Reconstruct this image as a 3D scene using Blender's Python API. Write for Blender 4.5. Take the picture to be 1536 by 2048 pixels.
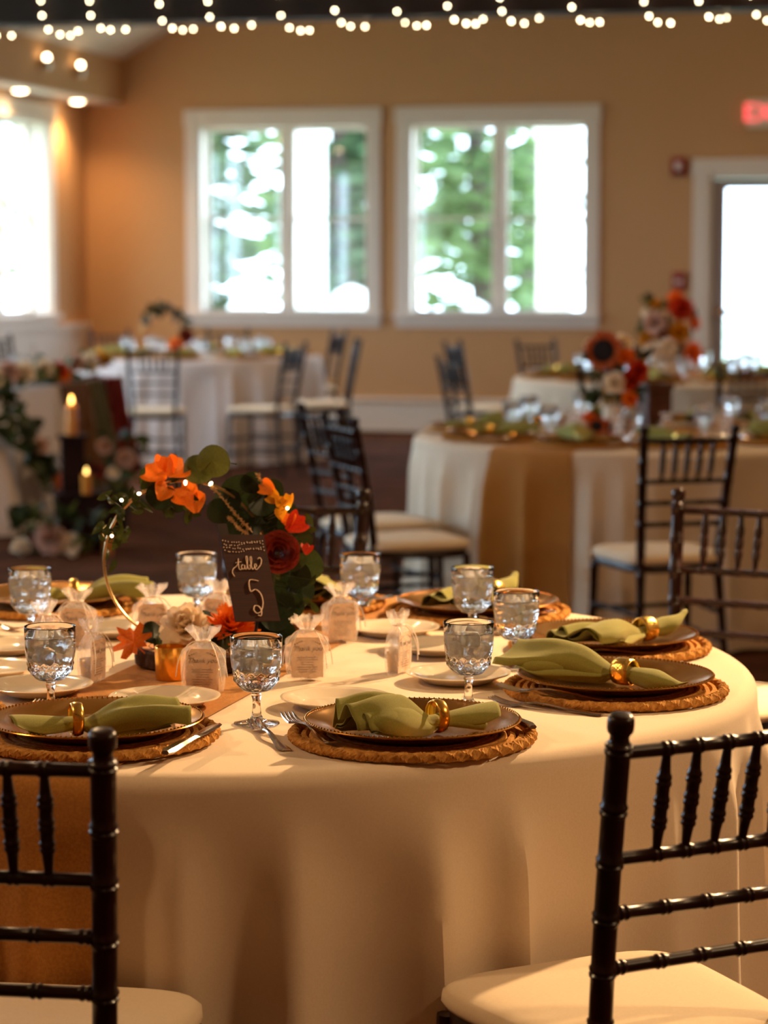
import bpy, math, random
from mathutils import Vector, Matrix

# ------------------------------------------------------------------ camera, world, exposure, lights
for o in list(bpy.data.objects):
    bpy.data.objects.remove(o)
S = bpy.context.scene
COL = S.collection
YAW = math.radians(12.5)
CY, SY = math.cos(YAW), math.sin(YAW)
EYE = 1.487

def W(l, f, z=0.0):
    """floor-plan grid of the tables (turned 12.5 degrees to the walls) -> room coordinates"""
    return Vector((l * CY - f * SY, l * SY + f * CY, z))

cd = bpy.data.cameras.new('camera')
cam = bpy.data.objects.new('camera', cd)
COL.objects.link(cam)
cd.sensor_fit = 'VERTICAL'
cd.sensor_height = 36.0
cd.sensor_width = 27.0
cd.lens = 4850.0 / 2048.0 * 36.0
cd.clip_start = 0.05
cd.clip_end = 300
cam.location = (0, 0, EYE)
PITCH = math.atan((1024 - 520) / 4850.0)
cam.rotation_euler = (math.pi / 2 - PITCH, 0, YAW)
cd.dof.use_dof = True
cd.dof.focus_distance = 3.72
cd.dof.aperture_fstop = 4.2
cd.dof.aperture_blades = 0
S.camera = cam

S.view_settings.view_transform = 'Standard'
S.view_settings.look = 'None'
S.view_settings.exposure = 0.92
S.view_settings.gamma = 1.0
S.view_settings.use_curve_mapping = False

wd = bpy.data.worlds.new('sky')
S.world = wd
wd.use_nodes = True
bg = wd.node_tree.nodes['Background']
bg.inputs['Color'].default_value = (0.60, 0.81, 1.0, 1)
bg.inputs['Strength'].default_value = 6.2

WARM = (1.0, 0.63, 0.31)

def spot(name, loc, target, energy, size=150, radius=0.07, color=WARM, parent=None):
    ld = bpy.data.lights.new(name, 'SPOT')
    ld.energy = energy
    ld.color = color
    ld.spot_size = math.radians(size)
    ld.spot_blend = 0.9
    ld.shadow_soft_size = radius
    o = bpy.data.objects.new(name, ld)
    COL.objects.link(o)
    o.location = loc
    d = Vector(target) - Vector(loc)
    o.rotation_euler = d.to_track_quat('-Z', 'Y').to_euler()
    return o

# ------------------------------------------------------------------ helpers
def lin(r, g, b):
    def f(v):
        v /= 255.0
        return v / 12.92 if v <= 0.04045 else ((v + 0.055) / 1.055) ** 2.4
    return (f(r), f(g), f(b), 1.0)

MATS = {}

def mat(name, col, rough=0.5, metal=0.0, spec=0.5, trans=0.0, ior=1.45, emit=None, estr=0.0,
        noise=None, bump=None, sheen=0.0, coat=0.0, sss=0.0, coords='Object'):
    """procedural principled material; noise=(scale, second colour), bump=(scale, strength, distance)"""
    m = bpy.data.materials.new(name)
    m.use_nodes = True
    nt = m.node_tree
    p = nt.nodes['Principled BSDF']
    p.inputs['Base Color'].default_value = col
    p.inputs['Roughness'].default_value = rough
    p.inputs['Metallic'].default_value = metal
    p.inputs['Specular IOR Level'].default_value = spec
    p.inputs['Transmission Weight'].default_value = trans
    p.inputs['IOR'].default_value = ior
    p.inputs['Sheen Weight'].default_value = sheen
    p.inputs['Coat Weight'].default_value = coat
    if emit:
        p.inputs['Emission Color'].default_value = emit
        p.inputs['Emission Strength'].default_value = estr
    tc = nt.nodes.new('ShaderNodeTexCoord')
    if noise:
        n = nt.nodes.new('ShaderNodeTexNoise')
        n.inputs['Scale'].default_value = noise[0]
        n.inputs['Detail'].default_value = 5
        if len(noise) > 2:
            mp = nt.nodes.new('ShaderNodeMapping')
            mp.inputs['Scale'].default_value = noise[2]
            nt.links.new(tc.outputs[coords], mp.inputs['Vector'])
            nt.links.new(mp.outputs['Vector'], n.inputs['Vector'])
        else:
            nt.links.new(tc.outputs[coords], n.inputs['Vector'])
        r = nt.nodes.new('ShaderNodeValToRGB')
        r.color_ramp.elements[0].position = 0.35
        r.color_ramp.elements[0].color = col
        r.color_ramp.elements[1].position = 0.68
        r.color_ramp.elements[1].color = noise[1]
        nt.links.new(n.outputs['Fac'], r.inputs['Fac'])
        nt.links.new(r.outputs['Color'], p.inputs['Base Color'])
    if bump:
        n = nt.nodes.new('ShaderNodeTexNoise')
        n.inputs['Scale'].default_value = bump[0]
        n.inputs['Detail'].default_value = 3
        nt.links.new(tc.outputs[coords], n.inputs['Vector'])
        b = nt.nodes.new('ShaderNodeBump')
        b.inputs['Strength'].default_value = bump[1]
        b.inputs['Distance'].default_value = bump[2]
        nt.links.new(n.outputs['Fac'], b.inputs['Height'])
        nt.links.new(b.outputs['Normal'], p.inputs['Normal'])
    MATS[name] = m
    return m

def weave(name, col, col2, scale, rough=0.8, strength=0.35, dist=0.0006, sheen=0.2, trans=0.0):
    """woven cloth: two crossed wave patterns as bump and slight colour change"""
    m = mat(name, col, rough, spec=0.2, sheen=sheen)
    nt = m.node_tree
    p = nt.nodes['Principled BSDF']
    tc = nt.nodes.new('ShaderNodeTexCoord')
    w1 = nt.nodes.new('ShaderNodeTexWave'); w1.bands_direction = 'X'
    w2 = nt.nodes.new('ShaderNodeTexWave'); w2.bands_direction = 'Y'
    w3 = nt.nodes.new('ShaderNodeTexWave'); w3.bands_direction = 'Z'
    for w in (w1, w2, w3):
        w.inputs['Scale'].default_value = scale
        w.inputs['Distortion'].default_value = 1.5
        nt.links.new(tc.outputs['Object'], w.inputs['Vector'])
    a = nt.nodes.new('ShaderNodeMath'); a.operation = 'ADD'
    nt.links.new(w1.outputs['Fac'], a.inputs[0]); nt.links.new(w2.outputs['Fac'], a.inputs[1])
    a2 = nt.nodes.new('ShaderNodeMath'); a2.operation = 'ADD'
    nt.links.new(a.outputs[0], a2.inputs[0]); nt.links.new(w3.outputs['Fac'], a2.inputs[1])
    b = nt.nodes.new('ShaderNodeBump')
    b.inputs['Strength'].default_value = strength
    b.inputs['Distance'].default_value = dist
    nt.links.new(a2.outputs[0], b.inputs['Height'])
    nt.links.new(b.outputs['Normal'], p.inputs['Normal'])
    n = nt.nodes.new('ShaderNodeTexNoise'); n.inputs['Scale'].default_value = scale * 0.35
    n.inputs['Detail'].default_value = 6
    nt.links.new(tc.outputs['Object'], n.inputs['Vector'])
    r = nt.nodes.new('ShaderNodeValToRGB')
    r.color_ramp.elements[0].position = 0.3; r.color_ramp.elements[0].color = col
    r.color_ramp.elements[1].position = 0.7; r.color_ramp.elements[1].color = col2
    nt.links.new(n.outputs['Fac'], r.inputs['Fac'])
    nt.links.new(r.outputs['Color'], p.inputs['Base Color'])
    return m

def sheer(name, col, alpha):
    """thin see-through woven fabric"""
    m = bpy.data.materials.new(name); m.use_nodes = True
    nt = m.node_tree
    for n in list(nt.nodes):
        nt.nodes.remove(n)
    out = nt.nodes.new('ShaderNodeOutputMaterial')
    mx = nt.nodes.new('ShaderNodeMixShader')
    t = nt.nodes.new('ShaderNodeBsdfTransparent')
    d = nt.nodes.new('ShaderNodeBsdfDiffuse'); d.inputs['Color'].default_value = col
    tl = nt.nodes.new('ShaderNodeBsdfTranslucent'); tl.inputs['Color'].default_value = col
    m2 = nt.nodes.new('ShaderNodeMixShader'); m2.inputs[0].default_value = 0.45
    nt.links.new(d.outputs[0], m2.inputs[1]); nt.links.new(tl.outputs[0], m2.inputs[2])
    tc = nt.nodes.new('ShaderNodeTexCoord')
    n = nt.nodes.new('ShaderNodeTexNoise'); n.inputs['Scale'].default_value = 55
    nt.links.new(tc.outputs['Object'], n.inputs['Vector'])
    mr = nt.nodes.new('ShaderNodeMapRange')
    mr.inputs['To Min'].default_value = alpha - 0.15; mr.inputs['To Max'].default_value = alpha + 0.15
    nt.links.new(n.outputs['Fac'], mr.inputs['Value'])
    nt.links.new(mr.outputs['Result'], mx.inputs[0])
    nt.links.new(t.outputs[0], mx.inputs[1]); nt.links.new(m2.outputs[0], mx.inputs[2])
    nt.links.new(mx.outputs[0], out.inputs['Surface'])
    MATS[name] = m
    return m

def paneglass(name):
    m = bpy.data.materials.new(name); m.use_nodes = True
    nt = m.node_tree
    for n in list(nt.nodes):
        nt.nodes.remove(n)
    out = nt.nodes.new('ShaderNodeOutputMaterial')
    mx = nt.nodes.new('ShaderNodeMixShader')
    t = nt.nodes.new('ShaderNodeBsdfTransparent')
    g = nt.nodes.new('ShaderNodeBsdfGlossy'); g.inputs['Roughness'].default_value = 0.02
    mx.inputs[0].default_value = 0.06
    nt.links.new(t.outputs[0], mx.inputs[1]); nt.links.new(g.outputs[0], mx.inputs[2])
    nt.links.new(mx.outputs[0], out.inputs['Surface'])
    MATS[name] = m
    return m

def leafmat(name, col, col2, rough=0.45, tl=0.25):
    m = mat(name, col, rough, noise=(9, col2), spec=0.35)
    nt = m.node_tree
    p = nt.nodes['Principled BSDF']
    out = [n for n in nt.nodes if n.type == 'OUTPUT_MATERIAL'][0]
    t = nt.nodes.new('ShaderNodeBsdfTranslucent')
    t.inputs['Color'].default_value = col2
    mx = nt.nodes.new('ShaderNodeMixShader'); mx.inputs[0].default_value = tl
    nt.links.new(p.outputs[0], mx.inputs[1]); nt.links.new(t.outputs[0], mx.inputs[2])
    nt.links.new(mx.outputs[0], out.inputs['Surface'])
    return m

class MB:
    """collects vertices and faces of one mesh"""
    def __init__(s):
        s.v = []; s.f = []; s.mi = []; s.cur = 0
    def add(s, vs, fs):
        b = len(s.v)
        s.v += [tuple(v) for v in vs]
        for f in fs:
            s.f.append(tuple(i + b for i in f)); s.mi.append(s.cur)
        return s
    def box(s, x0, x1, y0, y1, z0, z1):
        vs = [(x0, y0, z0), (x1, y0, z0), (x1, y1, z0), (x0, y1, z0), (x0, y0, z1), (x1, y0, z1), (x1, y1, z1), (x0, y1, z1)]
        return s.add(vs, [(0, 3, 2, 1), (4, 5, 6, 7), (0, 1, 5, 4), (1, 2, 6, 5), (2, 3, 7, 6), (3, 0, 4, 7)])
    def prism(s, poly, h0, h1, axis='z'):
        n = len(poly)
        if axis == 'z':
            vs = [(x, y, h0) for x, y in poly] + [(x, y, h1) for x, y in poly]
        elif axis == 'y':
            vs = [(x, h0, z) for x, z in poly] + [(x, h1, z) for x, z in poly]
        else:
            vs = [(h0, y, z) for y, z in poly] + [(h1, y, z) for y, z in poly]
        fs = [tuple(range(n))[::-1], tuple(range(n, 2 * n))]
        fs += [(i, (i + 1) % n, n + (i + 1) % n, n + i) for i in range(n)]
        return s.add(vs, fs)
    def lathe(s, prof, n=24, c=(0, 0, 0), closed=False, fr=None):
        vs = []; fs = []
        m = len(prof)
        for k, (r, z) in enumerate(prof):
            for i in range(n):
                a = 2 * math.pi * i / n
                rr = r if fr is None else r + fr(a, r, z, k)
                vs.append((c[0] + rr * math.cos(a), c[1] + rr * math.sin(a), c[2] + z))
        for k in range(m - 1 if not closed else m):
            k2 = (k + 1) % m
            for i in range(n):
                j = (i + 1) % n
                fs.append((k * n + i, k * n + j, k2 * n + j, k2 * n + i))
        if not closed:
            if prof[0][0] > 1e-6:
                fs.append(tuple(range(n))[::-1])
            if prof[-1][0] > 1e-6:
                fs.append(tuple(range((m - 1) * n, m * n)))
        return s.add(vs, fs)
    def tube(s, pts, rad, n=8, closed=False, cap=True):
        pts = [Vector(p) for p in pts]
        m = len(pts)
        if not hasattr(rad, '__len__'):
            rad = [rad] * m
        vs = []; fs = []
        prev = None
        for k in range(m):
            if closed:
                t = pts[(k + 1) % m] - pts[k - 1]
            else:
                t = pts[min(k + 1, m - 1)] - pts[max(k - 1, 0)]
            if t.length < 1e-9:
                t = Vector((0, 0, 1))
            t.normalize()
            if prev is None:
                a = Vector((0, 0, 1)) if abs(t.z) < 0.9 else Vector((1, 0, 0))
                u = t.cross(a).normalized()
            else:
                u = prev - t * prev.dot(t)
                u = u.normalized() if u.length > 1e-6 else t.orthogonal().normalized()
            prev = u
            w = t.cross(u)
            for i in range(n):
                a = 2 * math.pi * i / n
                vs.append(pts[k] + (u * math.cos(a) + w * math.sin(a)) * rad[k])
        for k in range(m if closed else m - 1):
            k2 = (k + 1) % m
            for i in range(n):
                j = (i + 1) % n
                fs.append((k * n + i, k * n + j, k2 * n + j, k2 * n + i))
        if cap and not closed:
            fs.append(tuple(range(n))[::-1]); fs.append(tuple(range((m - 1) * n, m * n)))
        return s.add(vs, fs)
    def surf(s, fn, nu, nv, cu=False):
        """fn(u, v) with u, v in 0..1"""
        vs = []; fs = []
        for i in range(nu + (0 if cu else 1)):
            for j in range(nv + 1):
                vs.append(fn(i / nu, j / nv))
        q = nv + 1
        for i in range(nu):
            i2 = (i + 1) % nu if cu else i + 1
            for j in range(nv):
                fs.append((i * q + j, i2 * q + j, i2 * q + j + 1, i * q + j + 1))
        return s.add(vs, fs)
    def sphere(s, c, r, n=10, m=6, sz=1.0):
        prof = [(max(1e-7, r * math.sin(math.pi * k / m)), -r * sz * math.cos(math.pi * k / m)) for k in range(m + 1)]
        return s.lathe(prof, n, c)
    def xf(s, M, start=0):
        for i in range(start, len(s.v)):
            s.v[i] = tuple(M @ Vector(s.v[i]))
        return s
    def data(s, name, mats, smooth=True):
        me = bpy.data.meshes.new(name)
        me.from_pydata(s.v, [], s.f)
        if not isinstance(mats, (list, tuple)):
            mats = [mats]
        for m in mats:
            me.materials.append(MATS[m])
        if len(mats) > 1:
            me.polygons.foreach_set('material_index', s.mi)
        if smooth:
            me.polygons.foreach_set('use_smooth', [True] * len(me.polygons))
            if smooth != 'all':
                me.set_sharp_from_angle(angle=math.radians(38))
        me.update()
        return me

def obj(name, me, parent=None, loc=(0, 0, 0), rot=(0, 0, 0), scale=None):
    o = bpy.data.objects.new(name, me)
    COL.objects.link(o)
    o.location = loc
    o.rotation_euler = rot
    if scale is not None:
        o.scale = (scale, scale, scale) if not hasattr(scale, '__len__') else scale
    if parent is not None:
        o.parent = parent
    return o

def thing(name, label, cat, loc=(0, 0, 0), rz=0.0, group=None, me=None):
    o = obj(name, me, None, loc, (0, 0, rz))
    o['label'] = label
    o['category'] = cat
    if group:
        o['group'] = group
    return o

def struct(name, mb, m, smooth=False, loc=(0, 0, 0)):
    o = obj(name, mb.data(name, m, smooth) if mb is not None else None, None, loc)
    o['kind'] = 'structure'
    return o

def clone(root, label=None, loc=None, rz=None, group=None, cat=None):
    r = root.copy(); COL.objects.link(r)
    if loc is not None: r.location = loc
    if rz is not None: r.rotation_euler = (0, 0, rz)
    if label: r['label'] = label
    if group: r['group'] = group
    for ch in root.children:
        c = ch.copy(); COL.objects.link(c); c.parent = r
        for g in ch.children:
            d = g.copy(); COL.objects.link(d); d.parent = c
    return r

def lerp(a, b, t): return a + (b - a) * t
def sm(t):
    t = max(0.0, min(1.0, t)); return t * t * (3 - 2 * t)
def catmull(pts, k=6):
    out = []
    P = [Vector(p) for p in pts]
    for i in range(len(P) - 1):
        p0 = P[max(i - 1, 0)]; p1 = P[i]; p2 = P[i + 1]; p3 = P[min(i + 2, len(P) - 1)]
        for j in range(k):
            t = j / k
            out.append(0.5 * ((2 * p1) + (p2 - p0) * t + (2 * p0 - 5 * p1 + 4 * p2 - p3) * t * t + (3 * p1 - p0 - 3 * p2 + p3) * t ** 3))
    out.append(P[-1])
    return out

# ------------------------------------------------------------------ materials
mat('wall_paint', lin(200, 152, 104), 0.8, noise=(0.6, lin(194, 146, 98)), bump=(60, 0.06, 0.004))
mat('ceiling_paint', lin(222, 208, 190), 0.85, bump=(40, 0.05, 0.004))
mat('trim_paint', lin(226, 210, 194), 0.45, bump=(30, 0.03, 0.002))
mat('door_paint', lin(150, 132, 124), 0.4, bump=(30, 0.03, 0.002))
mat('carpet', lin(92, 54, 34), 0.95, spec=0.05, noise=(3.0, lin(62, 34, 22)), bump=(260, 0.6, 0.006))
mat('beam_wood', lin(34, 10, 8), 0.6, noise=(6, lin(20, 6, 5), (1, 12, 12)))
mat('black_metal', lin(18, 14, 14), 0.4, metal=0.6, noise=(20, lin(26, 20, 20)))
mat('chair_wood', lin(38, 10, 6), 0.32, spec=0.3, coat=0.08, noise=(14, lin(18, 6, 5), (1, 1, 0.15)))
weave('cushion', lin(240, 220, 190), lin(234, 212, 180), 700, 0.8, 0.25)
weave('linen', lin(232, 212, 186), lin(226, 204, 176), 900, 0.85, 0.2)
weave('linen_cool', lin(226, 212, 206), lin(220, 204, 198), 900, 0.85, 0.2)
weave('burlap', lin(220, 152, 68), lin(196, 128, 52), 620, 0.9, 0.6, 0.001)
mat('jute', lin(212, 156, 82), 0.9, spec=0.15, noise=(130, lin(168, 112, 50)), bump=(420, 0.8, 0.0015))
mat('charger_gold', lin(206, 150, 66), 0.2, metal=0.9, noise=(5, lin(180, 122, 50)), bump=(90, 0.06, 0.0006))
mat('gold', lin(255, 206, 104), 0.22, metal=1.0, noise=(8, lin(236, 170, 66)))
mat('hammered_gold', lin(255, 212, 112), 0.26, metal=1.0, bump=(95, 0.9, 0.003))
mat('hoop_gold', lin(214, 178, 124), 0.3, metal=1.0, noise=(8, lin(190, 150, 96)))
weave('napkin', lin(150, 146, 70), lin(134, 132, 60), 1500, 0.8, 0.3, 0.0004)
mat('steel', lin(214, 200, 184), 0.18, metal=1.0, bump=(20, 0.02, 0.0005))
mat('china', lin(240, 224, 200), 0.12, coat=0.5, noise=(3, lin(236, 219, 194)))
mat('glass', (1, 1, 1, 1), 0.0, trans=1.0, ior=1.47, bump=(60, 0.04, 0.0004))
mat('water', (0.97, 0.99, 1, 1), 0.0, trans=1.0, ior=1.33, bump=(120, 0.25, 0.001))
mat('ice', (0.98, 0.99, 1, 1), 0.06, trans=0.62, ior=1.31, bump=(110, 0.8, 0.003))
sheer('organza', lin(255, 248, 244), 0.25)
mat('ribbon', lin(250, 240, 232), 0.5, noise=(30, lin(240, 228, 218)))
mat('tag_paper', lin(240, 214, 192), 0.7, noise=(60, lin(222, 190, 166)))
mat('ink', lin(64, 38, 28), 0.7, noise=(60, lin(54, 32, 24)))
mat('tin_gold', lin(180, 152, 118), 0.35, metal=0.9, noise=(20, lin(160, 130, 98)))
mat('card_wood', lin(58, 31, 23), 0.75, spec=0.15, noise=(10, lin(42, 22, 17), (1, 6, 30)))
mat('card_print', lin(232, 206, 186), 0.6, noise=(60, lin(220, 190, 168)))
mat('bark', lin(66, 38, 22), 0.95, noise=(40, lin(38, 20, 12)), bump=(70, 1.0, 0.006))
mat('slice_wood', lin(206, 150, 96), 0.7, noise=(30, lin(180, 120, 70)))
leafmat('leaf_dark', lin(24, 34, 18), lin(38, 50, 24))
leafmat('leaf_euc', lin(44, 56, 28), lin(62, 72, 34))
leafmat('leaf_olive', lin(78, 84, 34), lin(98, 98, 44))
leafmat('leaf_vine', lin(22, 30, 12), lin(62, 68, 24), 0.3)
leafmat('leaf_orange', lin(236, 130, 40), lin(220, 96, 24))
leafmat('petal_orange', lin(255, 158, 42), lin(248, 112, 24), 0.6, 0.35)
leafmat('petal_red', lin(226, 70, 22), lin(190, 40, 16), 0.6, 0.3)
leafmat('petal_yellow', lin(232, 170, 30), lin(220, 140, 20), 0.6, 0.35)
leafmat('petal_cream', lin(255, 240, 216), lin(250, 228, 196), 0.6, 0.3)
leafmat('petal_rose', lin(142, 44, 22), lin(112, 28, 14), 0.6, 0.15)
leafmat('petal_pink', lin(226, 186, 168), lin(206, 160, 140), 0.6, 0.3)
leafmat('pampas', lin(222, 190, 142), lin(200, 160, 110), 0.9, 0.3)
leafmat('petal_rust', lin(214, 104, 36), lin(180, 66, 22), 0.6, 0.3)
mat('seed_disc', lin(40, 20, 12), 0.9, noise=(90, lin(24, 10, 6)), bump=(220, 0.8, 0.003))
mat('stem', lin(60, 62, 28), 0.7, noise=(12, lin(46, 50, 20)))
mat('fairy_bulb', lin(255, 230, 180), 0.4, emit=(1.0, 0.80, 0.46, 1), estr=5.0)
mat('string_bulb', lin(255, 230, 180), 0.4, emit=(1.0, 0.80, 0.48, 1), estr=15.0)
mat('lamp_lens', lin(255, 240, 220), 0.4, emit=(1.0, 0.76, 0.45, 1), estr=14.0)
mat('flame', lin(255, 200, 90), 0.4, emit=(1.0, 0.60, 0.16, 1), estr=4.0)
mat('wax', lin(214, 136, 30), 0.5, noise=(8, lin(196, 110, 22)))
mat('wire', lin(150, 120, 80), 0.4, metal=0.8, noise=(20, lin(120, 92, 60)))
mat('cord', lin(30, 22, 16), 0.7, noise=(20, lin(22, 16, 12)))
mat('box_wood', lin(96, 56, 42), 0.6, noise=(8, lin(70, 38, 28), (1, 1, 12)))
mat('dark_crate', lin(40, 14, 10), 0.7, spec=0.2, noise=(6, lin(26, 8, 6), (8, 8, 1)))
leafmat('gauze_brown', lin(130, 88, 58), lin(108, 72, 46), 0.9, 0.2)
leafmat('gauze_sage', lin(112, 104, 76), lin(94, 88, 62), 0.9, 0.2)
leafmat('gauze_rust', lin(140, 34, 14), lin(110, 22, 10), 0.9, 0.15)
mat('alarm_red', lin(150, 24, 20), 0.4, noise=(9, lin(136, 20, 18)))
mat('alarm_lens', lin(230, 214, 204), 0.15, noise=(9, lin(222, 204, 194)))
mat('sign_white', lin(236, 214, 190), 0.4, noise=(9, lin(230, 206, 180)))
mat('sign_red', lin(250, 40, 50), 0.5, emit=(1.0, 0.10, 0.11, 1), estr=0.9)
paneglass('window_glass')
mat('ground_out', lin(150, 170, 130), 0.95, noise=(0.4, lin(210, 214, 200)), bump=(4, 0.5, 0.05))
mat('trunk', lin(120, 104, 98), 0.95, noise=(3, lin(82, 72, 68), (4, 4, 0.4)), bump=(9, 0.8, 0.05))
leafmat('tree_leaf', lin(96, 120, 76), lin(130, 150, 100), 0.6, 0.5)
leafmat('tree_leaf_deep', lin(66, 86, 62), lin(94, 114, 80), 0.6, 0.5)
mat('white_paint_out', lin(246, 246, 244), 0.6, noise=(2, lin(238, 240, 240)))
mat('boulder', lin(236, 234, 228), 0.85, noise=(1.5, lin(216, 214, 210)), bump=(6, 0.5, 0.03))
mat('plastic_table', lin(190, 180, 166), 0.6, noise=(12, lin(180, 170, 156)))

# ------------------------------------------------------------------ the room
XL, XR, YF, YB = -7.32, 4.7, -4.0, 20.73      # inner faces of the walls
XS = -6.96                                    # face of the soffit along the left wall
EAVE, RIDGE_X = 3.25, -1.3
SLOPE = 0.55
TH = 0.25
RIDGE_Z = EAVE + (RIDGE_X - XS) * SLOPE
struct('floor', MB().box(XL - TH, XR + TH, YF - TH, YB + TH, -0.12, 0.0), 'carpet')

def wall_with_holes(name, a0, a1, z1, holes, axis, p0, p1, m='wall_paint', extra=None):
    """holes: (a0, a1, z0, z1) along the wall"""
    mb = MB()
    def b(u0, u1, z0, zz):
        if u1 - u0 < 1e-4 or zz - z0 < 1e-4:
            return
        if axis == 'x': mb.box(u0, u1, p0, p1, z0, zz)
        else: mb.box(p0, p1, u0, u1, z0, zz)
    cur = a0
    for h in sorted(holes):
        b(cur, h[0], 0, z1)
        b(h[0], h[1], 0, h[2])
        b(h[0], h[1], h[3], z1)
        cur = h[1]
    b(cur, a1, 0, z1)
    if extra: extra(mb)
    return struct(name, mb, m)

WIN = [(-6.27, -4.74, 1.03, 2.66), (-4.37, -2.83, 1.03, 2.66)]
DOOR = (-1.79, 0.10, 0.0, 2.20)
def gable(mb):
    zr = EAVE + (XR - RIDGE_X) * 0
    mb.prism([(XL - TH, EAVE), (XR + TH, EAVE), (XR + TH, RIDGE_Z - (XR - RIDGE_X) * SLOPE + 0.3), (RIDGE_X, RIDGE_Z + 0.3), (XL - TH, EAVE + 0.1)], YB, YB + TH, 'y')
wall_with_holes('wall_back', XL - TH, XR + TH, EAVE, WIN + [DOOR], 'x', YB, YB + TH, extra=gable)
LWIN = [(19.0 - 0.765, 19.0 + 0.765, 1.03, 2.66)] + [(yc - 1.05, yc + 1.05, 1.03, 2.66) for yc in (16.2, 13.6, 11.0, 8.4, 5.8)]
wall_with_holes('wall_left', YF, YB, EAVE, LWIN, 'y', XL - TH, XL)
wall_with_holes('wall_right', YF, YB, EAVE + 0.1, [], 'y', XR, XR + TH)
def gable2(mb):
    mb.prism([(XL - TH, EAVE), (XR + TH, EAVE), (XR + TH, RIDGE_Z - (XR - RIDGE_X) * SLOPE + 0.3), (RIDGE_X, RIDGE_Z + 0.3), (XL - TH, EAVE + 0.1)], YF - TH, YF, 'y')
wall_with_holes('wall_front', XL - TH, XR + TH, EAVE, [], 'x', YF - TH, YF, extra=gable2)
zr_end = RIDGE_Z - (XR + TH - RIDGE_X) * SLOPE
struct('ceiling', MB().prism([(XS, EAVE), (RIDGE_X, RIDGE_Z), (XR + TH, zr_end), (XR + TH, zr_end + 0.2), (RIDGE_X, RIDGE_Z + 0.2), (XL - TH, EAVE + 0.2), (XL - TH, EAVE)], YF, YB, 'y'), 'ceiling_paint')
sof = struct('trim_1', MB().box(XL, XS, YF, YB, 2.87, EAVE), 'wall_paint')
obj('soffit_board', MB().box(XL, XS - 0.01, YF, YB, 2.855, 2.872).data('soffit_board', 'trim_paint', False), sof)

# windows: casings, reveal, two double-hung sashes each
def window(name, c, half, z0, z1, rot):
    """local x along wall, local -y into the room, wall face at y=0"""
    root = struct(name, None, None, loc=c)
    root.rotation_euler = (0, 0, rot)
    h = half; cw = 0.115
    def part(n, mb, m='trim_paint'):
        return obj(n, mb.data(n, m, False), root)
    part('side_casing', MB().box(-h - cw, -h, -0.03, 0.0, z0 - 0.01, z1 + 0.002))
    part('side_casing', MB().box(h, h + cw, -0.03, 0.0, z0 - 0.01, z1 + 0.002))
    part('head_casing', MB().box(-h - cw - 0.012, h + cw + 0.012, -0.038, 0.0, z1, z1 + 0.14))
    part('sill', MB().box(-h - cw - 0.02, h + cw + 0.02, -0.075, 0.16, z0 - 0.045, z0))
    part('apron', MB().box(-h - cw, h + cw, -0.025, 0.0, z0 - 0.125, z0 - 0.045))
    part('reveal', MB().box(-h, -h + 0.02, 0, TH, z0, z1).box(h - 0.02, h, 0, TH, z0, z1).box(-h, h, 0, TH, z1 - 0.02, z1))
    yg = 0.155
    part('mullion', MB().box(-0.04, 0.04, yg - 0.03, yg + 0.04, z0, z1 - 0.02))
    zm = (z0 + z1) / 2
    for sx in (-1, 1):
        x0, x1 = (0.04, h - 0.02) if sx > 0 else (-h + 0.02, -0.04)
        for k, (a, b) in enumerate(((z0, zm + 0.012), (zm - 0.012, z1 - 0.02))):
            yy = yg + 0.018 * k
            fw = 0.028
            f = part('sash', MB().box(x0, x0 + fw, yy, yy + 0.03, a, b).box(x1 - fw, x1, yy, yy + 0.03, a, b)
                     .box(x0 + fw, x1 - fw, yy, yy + 0.03, a, a + fw * 0.9).box(x0 + fw, x1 - fw, yy, yy + 0.03, b - fw * 0.9, b))
            obj('pane', MB().box(x0 + fw * 0.8, x1 - fw * 0.8, yy + 0.012, yy + 0.017, a + fw * 0.7, b - fw * 0.7).data('pane', 'window_glass', False), f)
    return root
for i, (a, b, z0, z1) in enumerate(WIN):
    window('window_%d' % (i + 1), ((a + b) / 2, YB, 0), (b - a) / 2, z0, z1, 0)
for i, (a, b, z0, z1) in enumerate(LWIN):
    window('window_%d' % (i + 3), (XL, (a + b) / 2, 0), (b - a) / 2, z0, z1, math.pi / 2)

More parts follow.
